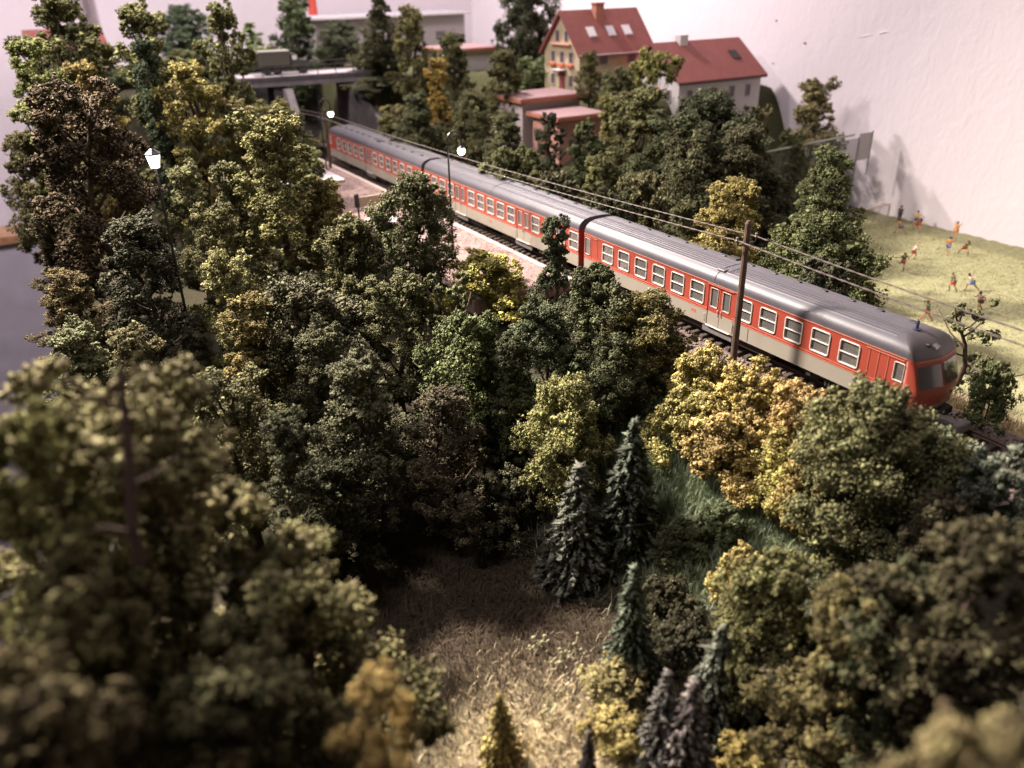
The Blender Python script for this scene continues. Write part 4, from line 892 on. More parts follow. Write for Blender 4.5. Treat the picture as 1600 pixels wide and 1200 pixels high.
TREES = [
    ('tree', 'broad', -0.76, -28.66, 16.64, 7.69, (0.185, 0.17, 0.075), 'large blurred tree in the left foreground, biggest of all, with reddish trunk tip'),
    ('tree', 'broad', 1.87, -26.2, 12.34, 6.1, (0.165, 0.155, 0.068), 'blurred olive tree at lower left, directly right of the biggest foreground tree'),
    ('tree', 'broad', 1.51, -30.34, 16.74, 3.06, (0.15, 0.14, 0.05), 'blurred tree cut by the left edge in the foreground'),
    ('tree', 'colu', 6.44, -25.83, 11.68, 1.49, (0.42, 0.33, 0.12), 'slim yellow tree at the bottom edge, right of the blurred olive trees'),
    ('shrub', 'spruceY', 1.95, -20.6, 3.17, 1.45, (0.34, 0.28, 0.09), 'small pointed yellow shrub on the sunlit bottom ground'),
    ('bush', 'bush', 14.69, -20.98, 15.42, 2.46, (0.2, 0.165, 0.08), 'very blurred yellowish bush top in the bottom right corner'),
    ('bush', 'bush', 9.56, -11.54, 4.48, 4.51, (0.17, 0.175, 0.1), 'grey-green lichen bush at the bottom right'),
    ('spruce_tree', 'spruce', -4.55, -13.07, 5.57, 3.27, (0.085, 0.092, 0.078), 'blue-green spruce standing alone left of the darker spruce, mid picture'),
    ('spruce_tree', 'spruce', -3.94, -10.88, 6.15, 2.88, (0.06, 0.062, 0.05), 'dark narrow spruce highest up the grassy slope'),
    ('spruce_tree', 'spruce', 1.24, -14.91, 4.95, 2.11, (0.085, 0.092, 0.078), 'small blue-green spruce above the yellow undergrowth at lower centre'),
    ('spruce_tree', 'spruce', 4.36, -13.95, 4.58, 2.18, (0.1, 0.12, 0.1), 'blue-green spruce with pale tip behind the two grey spruces'),
    ('spruce_tree', 'spruce', 4.66, -16.39, 4.23, 1.79, (0.12, 0.115, 0.115), 'grey blurred spruce at the bottom, left one of the close pair'),
    ('spruce_tree', 'spruce', 5.47, -16.14, 4.6, 2.2, (0.12, 0.115, 0.115), 'grey blurred spruce at the bottom, right one of the close pair'),
    ('spruce_tree', 'spruce', 4.45, -19.09, 3.16, 1.1, (0.07, 0.06, 0.07), 'tiny dark spruce tip at the bottom edge on the sunlit ground'),
    ('bush', 'bush', 1.79, -16.05, 1.37, 2.59, (0.22, 0.2, 0.08), 'low yellowish bush at the foot of the small spruce'),
    ('bush', 'bush', 3.33, -17.1, 1.29, 2.24, (0.31, 0.25, 0.09), 'low yellow scrub beside the grey spruce pair'),
    ('bush', 'bush', 6.07, -14.28, 1.79, 2.17, (0.35, 0.275, 0.1), 'low yellow bush at the bottom edge right of the grey spruces'),
    ('tree', 'round', 3.23, -6.27, 7.03, 5.19, (0.135, 0.13, 0.062), 'large round grey-green tree in front of the railcar cab'),
    ('tree', 'round', 4.32, -11.84, 5.94, 4.09, (0.12, 0.12, 0.05), 'rounded yellow-green tree below the grassy slope'),
    ('tree', 'round', 7.95, -13.46, 8.65, 3.46, (0.115, 0.108, 0.042), 'yellow-green tree with bright clusters right of the rounded one'),
    ('tree', 'broad', 10.48, -13.07, 12.53, 3.57, (0.068, 0.06, 0.03), 'brownish blurred tree along the right edge'),
    ('tree', 'round', 9.02, -12.73, 9.58, 2.98, (0.055, 0.055, 0.03), 'dark brown-green tree between the round tree and the right edge'),
    ('bush', 'bush', 1.15, -9.74, 2.55, 2.24, (0.35, 0.275, 0.1), 'small bright yellow bush on the lower slope'),
    ('bush', 'bush', 2.77, -11.14, 2.4, 2.45, (0.07, 0.06, 0.03), 'dark low bush under the small yellow bush'),
    ('bush', 'bush', 5.65, -11.5, 2.98, 5.26, (0.06, 0.055, 0.03), 'dark undergrowth bush behind the bottom right lichen bush'),
    ('bush', 'bush', -6.5, -4.75, 3.36, 4.0, (0.35, 0.275, 0.1), 'yellow bush below the wooden pole, leftmost of the row along the train'),
    ('bush', 'bush', -3.93, -4.49, 3.6, 4.05, (0.35, 0.275, 0.1), 'yellow bush at the foot of the wooden pole'),
    ('bush', 'bush', -1.49, -4.5, 3.42, 3.58, (0.35, 0.275, 0.1), 'yellow bush right of the pole under the railcar windows'),
    ('bush', 'bush', -2.85, -6.5, 3.36, 3.91, (0.33, 0.26, 0.09), 'yellow bush in the lower row, left end'),
    ('bush', 'bush', -0.23, -6.26, 3.38, 3.68, (0.34, 0.26, 0.09), 'yellow bush in the lower row, right end'),
    ('bush', 'bush', 0.18, -4.47, 3.48, 2.7, (0.31, 0.245, 0.09), 'yellow bush behind the large round grey-green tree'),
    ('bush', 'bush', 4.32, -3.43, 3.37, 3.8, (0.11, 0.125, 0.08), 'grey-green bush just below the front of the train'),
    ('bush', 'bush', 6.18, -3.73, 3.96, 3.35, (0.15, 0.17, 0.12), 'pale grey-green bush at the right edge below the train'),
    ('bush', 'bush', 5.97, -6.14, 3.98, 3.08, (0.08, 0.07, 0.045), 'dark bush below the grey-green bushes at right'),
    ('tree', 'round', -8.29, -11.23, 6.45, 4.53, (0.2, 0.19, 0.075), 'light green round tree at the picture centre'),
    ('tree', 'colu', -16.01, -6.52, 8.66, 3.22, (0.062, 0.075, 0.036), 'dark tree covering the joint before the leading railcar'),
    ('tree', 'broad', -12.9, -6.29, 6.55, 4.65, (0.085, 0.09, 0.045), 'dark green tree just right of the one covering the railcar joint'),
    ('tree', 'broad', -10.36, -5.07, 5.09, 4.23, (0.135, 0.115, 0.042), 'olive tree below the first windows of the leading railcar'),
    ('tree', 'broad', -12.33, -9.62, 7.38, 3.88, (0.07, 0.085, 0.045), 'dark green tree below the one covering the railcar joint'),
    ('tree', 'broad', -9.35, -7.76, 4.96, 3.48, (0.062, 0.075, 0.036), 'dark tree behind the light green central tree'),
    ('bush', 'bush', -23.02, -6.68, 3.56, 5.65, (0.3, 0.25, 0.06), 'yellow bush at the edge of the platform'),
    ('tree', 'broad', -26.25, -9.75, 7.86, 4.79, (0.11, 0.11, 0.05), 'slender olive tree in front of the platform'),
    ('tree', 'sparse', -18.66, -11.39, 8.26, 3.96, (0.09, 0.1, 0.055), 'sparse tree with bare grey branches below the arched lamp'),
    ('tree', 'broad', -14.36, -12.45, 8.36, 5.14, (0.1, 0.105, 0.05), 'olive green tree below the yellow platform bush'),
    ('tree', 'colu', -12.15, -11.5, 7.45, 2.94, (0.062, 0.075, 0.036), 'narrow dark tree left of the light green central tree'),
    ('tree', 'broad', -20.19, -13.92, 8.41, 4.94, (0.1, 0.1, 0.045), 'olive tree below the slender platform tree'),
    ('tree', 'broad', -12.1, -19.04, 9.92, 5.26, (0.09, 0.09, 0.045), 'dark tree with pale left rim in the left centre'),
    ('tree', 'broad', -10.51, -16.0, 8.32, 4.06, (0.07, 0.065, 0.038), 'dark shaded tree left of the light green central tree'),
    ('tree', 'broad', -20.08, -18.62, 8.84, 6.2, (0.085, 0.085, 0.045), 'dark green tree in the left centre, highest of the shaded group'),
    ('tree', 'broad', -19.78, -21.66, 8.99, 3.88, (0.135, 0.115, 0.042), 'olive tree with pale lit tufts left of the shaded centre group'),
    ('tree', 'broad', -14.62, -23.83, 8.95, 4.47, (0.13, 0.12, 0.055), 'olive tree above the edge of the biggest foreground tree'),
    ('tree', 'colu', -34.03, -15.38, 12.61, 7.31, (0.13, 0.12, 0.045), 'tall dense olive tree in the upper left, left of the platform'),
    ('tree', 'colu', -35.16, -18.1, 10.02, 4.32, (0.1, 0.1, 0.05), 'olive tree adjoining the tall dense one on its left side'),
    ('tree', 'broad', -28.05, -13.05, 6.66, 5.27, (0.1, 0.095, 0.045), 'olive tree hiding the platform hut'),
    ('tree', 'broad', -33.62, -12.5, 7.33, 3.67, (0.19, 0.16, 0.05), 'yellow-tinged tree right of the tall dense olive tree'),
    ('tree', 'broad', -38.48, -25.08, 16.44, 8.48, (0.06, 0.04, 0.026), 'big dark brown tree with bare trunk at the left edge'),
    ('tree', 'broad', -38.65, -19.92, 9.69, 4.9, (0.13, 0.125, 0.06), 'olive tree just right of the lit lantern'),
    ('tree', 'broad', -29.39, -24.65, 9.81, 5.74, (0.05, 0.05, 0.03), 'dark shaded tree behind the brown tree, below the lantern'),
    ('bush', 'bush', -28.11, -20.38, 8.4, 3.88, (0.22, 0.23, 0.11), 'pale green bush between the brown tree and the tall olive tree'),
    ('bush', 'bush', -23.43, -28.72, 7.87, 4.47, (0.15, 0.14, 0.08), 'grey-green bush at the foot of the brown tree, left'),
    ('bush', 'bush', -19.94, -26.74, 9.46, 3.67, (0.14, 0.13, 0.07), 'grey-green bush at the foot of the brown tree, right'),
    ('bush', 'bush', -31.11, -28.26, 6.35, 3.8, (0.12, 0.09, 0.05), 'brownish low bush at the layout edge beside the grey cabinet'),
    ('tree', 'colu', -59.74, -23.59, 20.74, 6.33, (0.14, 0.13, 0.05), 'tall olive tree in the upper left corner'),
    ('tree', 'broad', -52.9, -26.32, 17.05, 4.92, (0.15, 0.14, 0.05), 'olive tree with bare twigs at the left edge, above the brown tree'),
    ('tree', 'colu', -69.93, -21.49, 15.61, 4.52, (0.09, 0.1, 0.06), 'grey-green distant tree beside the far orange-roofed house'),
    ('bush', 'bush', -51.54, -23.35, 15.71, 4.1, (0.22, 0.17, 0.055), 'yellowish bush right above the brown tree'),
    ('tree', 'colu', -53.55, -18.49, 19.49, 5.89, (0.13, 0.12, 0.045), 'tall olive tree, second from the upper left corner'),
    ('tree', 'colu', -49.84, -19.18, 17.53, 2.73, (0.04, 0.048, 0.028), 'dark ivy-green column standing in front of the second tall tree'),
    ('tree', 'colu', -52.75, -12.89, 17.74, 4.38, (0.12, 0.115, 0.045), 'tall olive tree left of the army truck'),
    ('tree', 'colu', -47.7, -17.0, 15.56, 4.32, (0.22, 0.18, 0.055), 'yellow-tinged tree between the two tall olive trees'),
    ('tree', 'round', -95.82, -7.75, 7.74, 6.92, (0.1, 0.15, 0.08), 'distant bluish green tree between the two tall olive trees'),
    ('tree', 'poplar', -96.99, 0.99, 5.25, 3.67, (0.24, 0.3, 0.12), 'distant light green poplar left of the factory'),
    ('bush', 'bush', -90.95, 0.16, 2.94, 7.06, (0.28, 0.34, 0.14), 'distant light green hedge behind the truck'),
    ('bush', 'bush', -56.18, -8.79, 9.43, 5.49, (0.15, 0.145, 0.06), 'olive bush on the bank under the left end of the bridge'),
    ('bush', 'bush', -50.68, -8.94, 8.02, 4.66, (0.12, 0.13, 0.06), 'green bush on the bank left of the cutting'),
    ('tree', 'broad', -46.86, -13.72, 11.64, 3.3, (0.14, 0.13, 0.055), 'olive tree directly below the army truck'),
    ('bush', 'bush', -42.98, -10.36, 7.39, 3.3, (0.16, 0.15, 0.06), 'small olive bush left of the distant platform lamp'),
    ('tree', 'colu', -86.96, 3.72, 15.44, 7.53, (0.09, 0.1, 0.055), 'dark green distant tree above the army truck'),
    ('tree', 'round', -83.98, 8.03, 5.69, 6.47, (0.08, 0.085, 0.05), 'round dark green distant tree behind the bridge'),
    ('tree', 'round', -73.59, 8.57, 4.0, 6.36, (0.1, 0.105, 0.05), 'olive green tree right behind the end of the bridge'),
    ('tree', 'colu', -71.55, 8.22, 9.16, 4.72, (0.09, 0.095, 0.045), 'tall narrow tree in front of the factory, left one'),
    ('tree', 'colu', -67.16, 9.76, 12.34, 5.93, (0.14, 0.13, 0.05), 'tall olive tree in front of the factory, right one'),
    ('tree', 'broad', -70.2, 6.42, 1.46, 6.22, (0.08, 0.085, 0.045), 'dark green tree beside the retaining wall'),
    ('bush', 'bush', -64.88, 6.46, 5.73, 7.34, (0.16, 0.15, 0.055), 'yellow-green bush above the rearmost railcar'),
    ('tree', 'colu', -62.01, 11.78, 11.7, 5.47, (0.12, 0.115, 0.05), 'olive tree in front of the factory corner'),
    ('tree', 'colu', -57.96, 7.69, 10.87, 3.98, (0.32, 0.23, 0.05), 'autumn yellow tree above the middle railcar'),
    ('tree', 'broad', -53.84, 3.69, 8.72, 5.23, (0.09, 0.09, 0.045), 'dark green tree left below the autumn yellow tree'),
    ('tree', 'broad', -51.29, 7.91, 8.5, 5.23, (0.12, 0.11, 0.05), 'olive tree right of the autumn yellow tree'),
    ('bush', 'bush', -57.28, 7.81, 5.31, 6.28, (0.15, 0.12, 0.05), 'brownish olive bush behind the near arched lamp'),
    ('tree', 'broad', -54.91, 13.52, 9.32, 5.51, (0.12, 0.12, 0.05), 'forked olive tree left of the pink flat roofs'),
    ('tree', 'colu', -43.59, 7.02, 8.54, 4.8, (0.09, 0.1, 0.045), 'dark green tree left below the pink flat roofs'),
    ('tree', 'round', -67.68, 24.11, 10.33, 7.06, (0.055, 0.065, 0.04), 'dark round-crowned tree left of the cream gabled house'),
    ('bush', 'bush', -62.05, 21.95, 3.83, 5.87, (0.14, 0.17, 0.08), 'soft green bush in front of the cream house gable'),
    ('tree', 'colu', -39.87, 8.91, 10.95, 2.59, (0.04, 0.048, 0.028), 'narrow ivy-dark tree in front of the salmon garage'),
    ('tree', 'colu', -38.22, 11.17, 10.83, 3.11, (0.09, 0.1, 0.045), 'dark green narrow tree right of the ivy-dark one'),
    ('tree', 'colu', -50.5, 20.64, 5.41, 3.06, (0.14, 0.14, 0.06), 'slender olive tree before the cream house side wall'),
    ('tree', 'umbrella', -42.37, 21.87, 12.88, 4.07, (0.22, 0.21, 0.07), 'umbrella-shaped light olive tree with bent bare trunk before the long house'),
    ('bush', 'bush', -41.34, 15.94, 11.45, 3.85, (0.2, 0.19, 0.07), 'pale olive bush right of the pink flat roofs'),
    ('tree', 'broad', -36.89, 15.74, 13.2, 7.77, (0.12, 0.12, 0.05), 'broad olive tree below the umbrella-shaped tree'),
    ('bush', 'bush', -31.47, 8.25, 8.71, 4.24, (0.13, 0.12, 0.05), 'olive bush on the bank behind the middle railcar'),
    ('tree', 'round', -33.77, 20.63, 12.81, 9.84, (0.075, 0.08, 0.045), 'broad dark green tree in front of the long red-roofed house'),
    ('tree', 'broad', -28.67, 14.29, 10.98, 7.53, (0.07, 0.07, 0.04), 'dark tree below the broad dark green one'),
    ('tree', 'weep', -32.63, 25.34, 11.19, 3.2, (0.1, 0.085, 0.045), 'brownish drooping tree at the right end of the long house'),
    ('tree', 'broad', -36.8, 37.04, 12.42, 6.56, (0.21, 0.205, 0.1), 'pale olive tree standing alone against the white wall'),
    ('tree', 'round', -18.1, 16.76, 10.95, 5.41, (0.1, 0.115, 0.05), 'big green tree standing at the edge of the meadow'),
    ('tree', 'round', -13.59, 11.0, 8.49, 6.4, (0.1, 0.11, 0.05), 'lower green tree attached before the big meadow tree'),
    ('bush', 'bush', -9.4, 6.19, 4.71, 4.72, (0.06, 0.065, 0.035), 'dark bush right behind the leading railcar roof'),
    ('tree', 'round', -19.39, 9.11, 9.57, 5.4, (0.29, 0.24, 0.08), 'golden yellow tree behind the leading railcar'),
    ('bush', 'bush', -22.01, 7.54, 6.67, 3.54, (0.09, 0.1, 0.045), 'dark green bush left of the golden yellow tree'),
    ('bush', 'bush', -25.66, 20.31, 7.47, 4.87, (0.07, 0.07, 0.045), 'dark bush behind the ball-stop fence'),
    ('bush', 'bush', -36.94, 3.59, 6.32, 5.84, (0.09, 0.095, 0.045), 'dark green bush on the bank below the pink flat roofs'),
    ('bush', 'bush', -31.09, 3.75, 5.36, 5.01, (0.07, 0.075, 0.04), 'dark bush along the bank behind the middle railcar'),
    ('bush', 'bush', -26.14, 7.82, 7.64, 5.27, (0.1, 0.1, 0.045), 'olive bush on the bank behind the leading railcar end'),
    ('bush', 'bush', -25.36, 4.48, 5.19, 4.24, (0.06, 0.065, 0.035), 'dark bush between the bank trees above the railcar joint'),
    ('shrub', 'sparse', -1.7, 7.14, 5.57, 3.53, (0.13, 0.13, 0.065), 'sparse shrub with bare grey branches beside the train front'),
    ('bush', 'bush', 1.6, 3.94, 2.93, 2.13, (0.12, 0.12, 0.055), 'low green bush behind the front coupling of the train'),
    ('tree', 'round', 3.98, -30.14, 14.74, 5.27, (0.1, 0.085, 0.035), 'dark blurred tree under the biggest foreground tree at lower left'),
    ('tree', 'round', 5.12, -27.93, 12.56, 4.71, (0.1, 0.09, 0.04), 'dark blurred tree at the bottom left, below the second foreground tree'),
    ('tree', 'round', 6.65, -30.98, 14.32, 3.79, (0.09, 0.075, 0.035), 'dark blurred treetop in the bottom left corner'),
    ('tree', 'broad', 5.2, -26.51, 10.45, 2.46, (0.09, 0.08, 0.035), 'small dark blurred tree left of the slim yellow tree'),
    ('bush', 'bush', -26.89, 17.63, 11.33, 6.12, (0.07, 0.075, 0.04), 'dark bush before the pale wall end of the long house'),
    ('tree', 'round', -31.47, 15.12, 12.19, 6.33, (0.08, 0.085, 0.045), 'dark olive tree between the umbrella-shaped tree and the broad dark one'),
    ('bush', 'bush', -31.97, 28.82, 9.12, 4.94, (0.09, 0.09, 0.045), 'dark bush left behind the ball-stop fence, near the white wall'),
    ('bush', 'bush', -46.51, 21.67, 3.85, 5.37, (0.14, 0.14, 0.06), 'olive bush at the corner of the cream gabled house'),
    ('tree', 'broad', -54.52, -28.39, 11.3, 5.18, (0.13, 0.12, 0.05), 'olive tree behind the dark brown tree at the left edge'),
    ('tree', 'broad', -31.55, -19.94, 9.77, 4.43, (0.11, 0.1, 0.045), 'olive tree below the lit lantern on its right'),
    ('tree', 'broad', -39.89, -28.6, 8.93, 3.53, (0.1, 0.08, 0.045), 'dim brown-green tree at the left edge under the dark brown tree'),
    ('tree', 'broad', -16.48, -19.04, 8.47, 4.36, (0.07, 0.072, 0.036), 'dark tree in front of the shaded left centre group'),
    ('bush', 'bush', -9.45, -13.6, 3.17, 3.76, (0.055, 0.055, 0.03), 'dark bush left of the blue-green spruce at the back of the clearing'),
    ('bush', 'bush', -1.87, -9.76, 1.74, 2.3, (0.075, 0.075, 0.04), 'dark scrub bush right of the dark narrow spruce'),
    ('bush', 'bush', -1.09, -8.55, 1.94, 2.27, (0.1, 0.11, 0.06), 'small green scrub bush low on the grassy slope'),
    ('bush', 'bush', -0.3, -11.89, 1.76, 2.42, (0.055, 0.05, 0.028), 'dark bush behind the small blue-green spruce'),
    ('bush', 'bush', 1.79, -12.7, 2.18, 2.7, (0.05, 0.045, 0.025), 'dark scrub between the spruces at lower right centre'),
    ('bush', 'bush', 1.16, -6.0, 3.55, 3.08, (0.31, 0.25, 0.09), 'yellow bush touching the left side of the round grey-green tree'),
    ('bush', 'bush', -5.26, -6.71, 3.16, 3.57, (0.31, 0.25, 0.09), 'yellow bush at the upper end of the grassy slope'),
    ('bush', 'bush', -84.89, -16.95, 2.09, 7.6, (0.12, 0.13, 0.06), 'distant green bush between the upper left trees'),
    ('bush', 'bush', -75.9, -20.48, 1.71, 5.65, (0.1, 0.11, 0.055), 'green bush behind the yellowish one at upper left'),
    ('bush', 'bush', -86.06, -8.76, 3.51, 7.94, (0.14, 0.15, 0.07), 'distant pale olive bush at the left end of the bridge'),
    ('bush', 'bush', -70.09, -9.28, 7.79, 5.65, (0.12, 0.125, 0.055), 'olive bush before the left end of the bridge'),
    ('tree', 'round', -10.78, -21.11, 5.98, 3.92, (0.045, 0.045, 0.025), 'dark tree added for the shadow between the big foreground trees and the clearing'),  # added tree, near-black crown stands in for the cast shadow here
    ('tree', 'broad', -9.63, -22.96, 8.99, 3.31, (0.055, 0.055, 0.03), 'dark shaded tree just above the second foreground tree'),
]

# ------------------------------------------------------------------ trees
def rand_rot(r, n):
    q = r.normal(size=(n, 4)); q /= np.linalg.norm(q, axis=1)[:, None]; w, x, y, z = q.T
    return np.stack([1-2*(y*y+z*z), 2*(x*y-z*w), 2*(x*z+y*w), 2*(x*y+z*w), 1-2*(x*x+z*z), 2*(y*z-x*w), 2*(x*z-y*w), 2*(y*z+x*w), 1-2*(x*x+y*y)], 1).reshape(n, 3, 3)
TET = np.array([(1, 1, 1), (1, -1, -1), (-1, 1, -1), (-1, -1, 1)], float)/1.4
TF = np.array([(0, 1, 2), (0, 3, 1), (0, 2, 3), (1, 3, 2)])
def flakes(name, C, size, seed, stretch=None):
    r = np.random.default_rng(seed); n = len(C)
    R = rand_rot(r, n); base = TET[None]*r.uniform(.45, 1.35, (n, 4, 1)); base[:, :, 2] *= .55
    V = np.einsum('nij,nkj->nki', R, base)*(size*np.exp(r.normal(-.12, .38, (n, 1, 1))))
    if stretch is not None:
        d = stretch/np.linalg.norm(stretch, axis=1)[:, None]; V += d[:, None, :]*(np.einsum('nki,ni->nk', V, d)*1.8)[:, :, None]
    V = V+C[:, None, :]; F = (TF[None]+4*np.arange(n)[:, None, None]).reshape(-1, 3)
    return npmesh(name, V.reshape(-1, 3), F, M_FOL)
def sph(r, n):
    v = r.normal(size=(n, 3)); return v/np.linalg.norm(v, axis=1)[:, None]
def make_proto(kind, seed, H, Wd, npuff, nsub, nfl, fs, prof, puffR, z0=.12, spread=1.0):
    """prof(t): crown radius as a fraction of Wd/2 at level t"""
    r = np.random.default_rng(seed); puffs = []
    trunk = MB(); wob = [(math.sin(seed+k)*.12*Wd*.15, math.cos(seed*1.7+k*1.3)*.12*Wd*.15) for k in range(6)]
    tp = [(wob[k][0]*k, wob[k][1]*k, H*.93*k/5) for k in range(6)]
    trunk.tube(tp, [H*.020*(1-.16*k) for k in range(6)], 7)
    for i in range(npuff):
        t = z0+(1-z0)*((i+.5)/npuff)**.9; t = min(.97, t+r.uniform(-.04, .04)); a = i*2.39996+r.uniform(-.5, .5); R = prof(t)*Wd/2*(1+.32*math.sin(2*a+seed+5*t)*(t < .9)+.12*math.sin(3*a-seed*2+9*t))
        rad = R*(.25+.75*math.sqrt(r.uniform(0, 1)))*spread
        pr = puffR*r.uniform(.65, 1.25)*(.55+.6*prof(t))
        c = np.array([rad*math.cos(a), rad*math.sin(a), t*H-pr*.4]); puffs.append((c, pr))
        if i % 2 == 0:
            u = max(.1, t-.14)*5*.97; k = min(4, int(u)); f = u-k
            s = np.array(tp[k])*(1-f)+np.array(tp[k+1])*f
            m = (s+c)/2+np.array([0, 0, -.15*abs(rad)]); trunk.tube([tuple(s), tuple(m), tuple(c)], [H*.008, H*.005, H*.0025], 5)
    P = []
    for c, pr in puffs:
        d = sph(r, nsub); d[:, 2] = d[:, 2]*.8+.12; sr = pr*r.uniform(.16, .46, nsub)
        sc = c+d*pr*r.uniform(.55, 1.0, (nsub, 1))
        for q in range(nsub):
            dd = sph(r, nfl); rr_ = sr[q]*np.clip(r.normal(.88, .25, (nfl, 1)), .2, 1.9); P.append(sc[q]+dd*rr_*np.array([1, 1, .75]))
    P = np.concatenate(P); P = P[P[:, 2] > H*z0*.35]
    zmax = P[:, 2].max(); P[:, 2] *= H/zmax
    s2 = np.quantile(np.hypot(P[:, 0], P[:, 1]), .985); P[:, :2] *= (Wd/2)/s2
    return dict(crown=flakes("crown", P, fs, seed+50), trunk=trunk.mesh("trunk", M_BARK, True), H=H, W=Wd)
def spruce_proto(seed, H, Wd, n, fs):
    r = np.random.default_rng(seed); trunk = MB().tube([(0, 0, 0), (0, 0, H*.97)], [H*.022, H*.004], 6); P = []; D = []
    lv = 26
    for k in range(lv):
        t = (k+.5)/lv; z = H*(.06+.92*t); R = Wd/2*(1-t)**.85+.03; nb = max(4, int(13*(1-t)**.6)+2)
        for b in range(nb):
            a = b*2*math.pi/nb+k*.9+r.uniform(-.25, .25); L_ = R*r.uniform(.7, 1.12); dz = -.28*L_-.05
            m = int(n/(lv*9)*(.3+L_/(Wd/2))); s = r.uniform(.12, 1, m)**.75
            c = np.stack([np.cos(a)*L_*s, np.sin(a)*L_*s, z+dz*s*s*1.2+.02], 1)+r.normal(0, .035*Wd*.4, (m, 3))*(.4+.6*(1-s[:, None]))
            P.append(c); D.append(np.tile([[math.cos(a), math.sin(a), -.35]], (m, 1))+r.normal(0, .45, (m, 3)))
            if b % 3 == 0: trunk.tube([(0, 0, z), (math.cos(a)*L_*.8, math.sin(a)*L_*.8, z+dz*.8)], [.03, .01], 4)
    P = np.concatenate(P); D = np.concatenate(D); P[:, 2] *= H/P[:, 2].max()
    return dict(crown=flakes("crown", P, fs, seed+9, D), trunk=trunk.mesh("trunk", M_BARK), H=H, W=Wd)
pb = lambda t: (math.sin(min(1, max(.0, (t-.05))*1.12)*math.pi)**.55)*(1.0-.25*t) if t < .9 else .45
pc = lambda t: .55+.45*math.sin(t*9+.6)*.5+.2*(1-t) if t < .88 else .42
pt = lambda t: (.62+.38*math.sin(t*13+1.2))*(1.12-.45*t) if t < .9 else .35
pr_ = lambda t: math.sin(math.pi*min(.97, max(.08, t)))**.5
pu = lambda t: 1.0*math.sqrt(max(.05, 1-((t-.3)/.75)**2))
PROTO = {
 'broad': [make_proto('broad', 11+s, 12, 6.4, 40, 15, 56, .072, pb, .98) for s in range(3)],
 'tall': [make_proto('tall', 131+s, 14, 5.8, 46, 14, 52, .072, pt, .92, .08) for s in range(3)],
 'colu': [make_proto('colu', 31+s, 14, 4.4, 46, 14, 50, .070, pc, .80, .08) for s in range(2)],
 'round': [make_proto('round', 51+s, 8, 6.2, 50, 15, 52, .070, pr_, 1.1, .12) for s in range(2)],
 'bush': [make_proto('bush', 71+s, 3.6, 4.2, 34, 13, 50, .055, pu, .66, .04) for s in range(3)],
 'sparse': [make_proto('sparse', 91, 7, 4.6, 20, 6, 34, .085, pb, .55, .2, 1.15)],
 'umbrella': [make_proto('umbrella', 95, 6, 6, 22, 9, 34, .11, lambda t: 1.0 if t > .72 else .3, .85, .68)],
 'weep': [make_proto('weep', 97, 7, 3.6, 22, 8, 34, .09, lambda t: .9 if t < .8 else .6, .6, .2, 1.0)],
 'poplar': [make_proto('poplar', 99, 10, 2.2, 18, 7, 30, .10, lambda t: 1.1-t, .6, .05)],
 'spruce': [spruce_proto(3, 6.5, 2.7, 9000, .06), spruce_proto(4, 6.5, 2.5, 9000, .06)],
 'spruceY': [spruce_proto(5, 4, 2.4, 2600, .07)],
}
cnt = {}
TR = random.Random(21)
for name, kind, x, y, h, w, col, label in TREES:
    if kind == 'bush' and h > 1.5*w: kind = 'broad'
    if kind in ('broad', 'colu', 'round'):
        asp = h/(w*1.1); kind = 'round' if asp < 1.5 else 'broad' if asp < 2.1 else 'tall' if asp < 2.8 else 'colu'
    ps = PROTO[kind]; k = cnt.get(kind, 0); cnt[kind] = k+1; p = ps[k % len(ps)]
    g = ground(x, y)-.08
    t = empty(name, (x, y, g), TR.uniform(0, 6.28), label, {'spruce_tree': 'spruce', 'tree': 'tree', 'bush': 'bush', 'shrub': 'shrub'}[name])
    hh = h+.08; mn = sum(col)/3; col = tuple(v*.85+mn*.15 for v in col)
    kf = .96 if kind.startswith('spruce') else 1.0; sx, sy = (w/p['W'])*TR.uniform(1.02, 1.2)*kf, (w/p['W'])*TR.uniform(1.02, 1.2)*kf; sz = hh/p['H']
    c = link("crown", p['crown'], None, t)
    # a crown that would be stretched more than about twice is lifted onto its trunk instead
    m = (sx+sy)/2; lim = 1.45
    if sz > lim*m:
        zc = lim*m; c.location = (0, 0, hh-p['H']*zc); c.scale = (sx, sy, zc)
    else: c.scale = (sx, sy, sz)
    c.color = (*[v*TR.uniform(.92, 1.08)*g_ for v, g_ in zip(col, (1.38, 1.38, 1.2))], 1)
    tk = link("trunk", p['trunk'], None, t); tk.scale = (sx, sy, sz*.985)
    if label.startswith("large blurred tree"):
        inv = Matrix.Translation(t.location) @ Matrix.Rotation(t.rotation_euler.z, 4, 'Z'); inv.invert(); D_ = Vector((-.42, .25, -.24))*1.9
        mb = MB()
        for pts, rad in (([(3.3, -28.9, 11.7), (3.95, -29.15, 10.3), (4.55, -29.45, 9.0), (4.75, -29.5, 8.3)], [.05, .09, .11, .10]),
                         ([(4.1, -29.2, 9.6), (4.5, -28.85, 9.9), (4.75, -28.4, 10.3)], [.05, .035, .015]), ([(4.55, -29.5, 8.9), (4.35, -29.9, 9.05), (4.2, -30.2, 8.9)], [.055, .04, .02]),
                         ([(3.7, -29.1, 10.9), (3.5, -29.5, 11.2), (3.2, -29.8, 11.5)], [.06, .04, .02])):
            mb.tube([inv @ (Vector(p)+D_) for p in pts], rad, 7)
        mb.obj("branch", mat("bark_reddish", (.05, .025, .018), .9, noise=.4, nscale=6), t)
    if kind in ('sparse',): tk.scale = (sx*1.5, sy*1.5, sz*1.04)

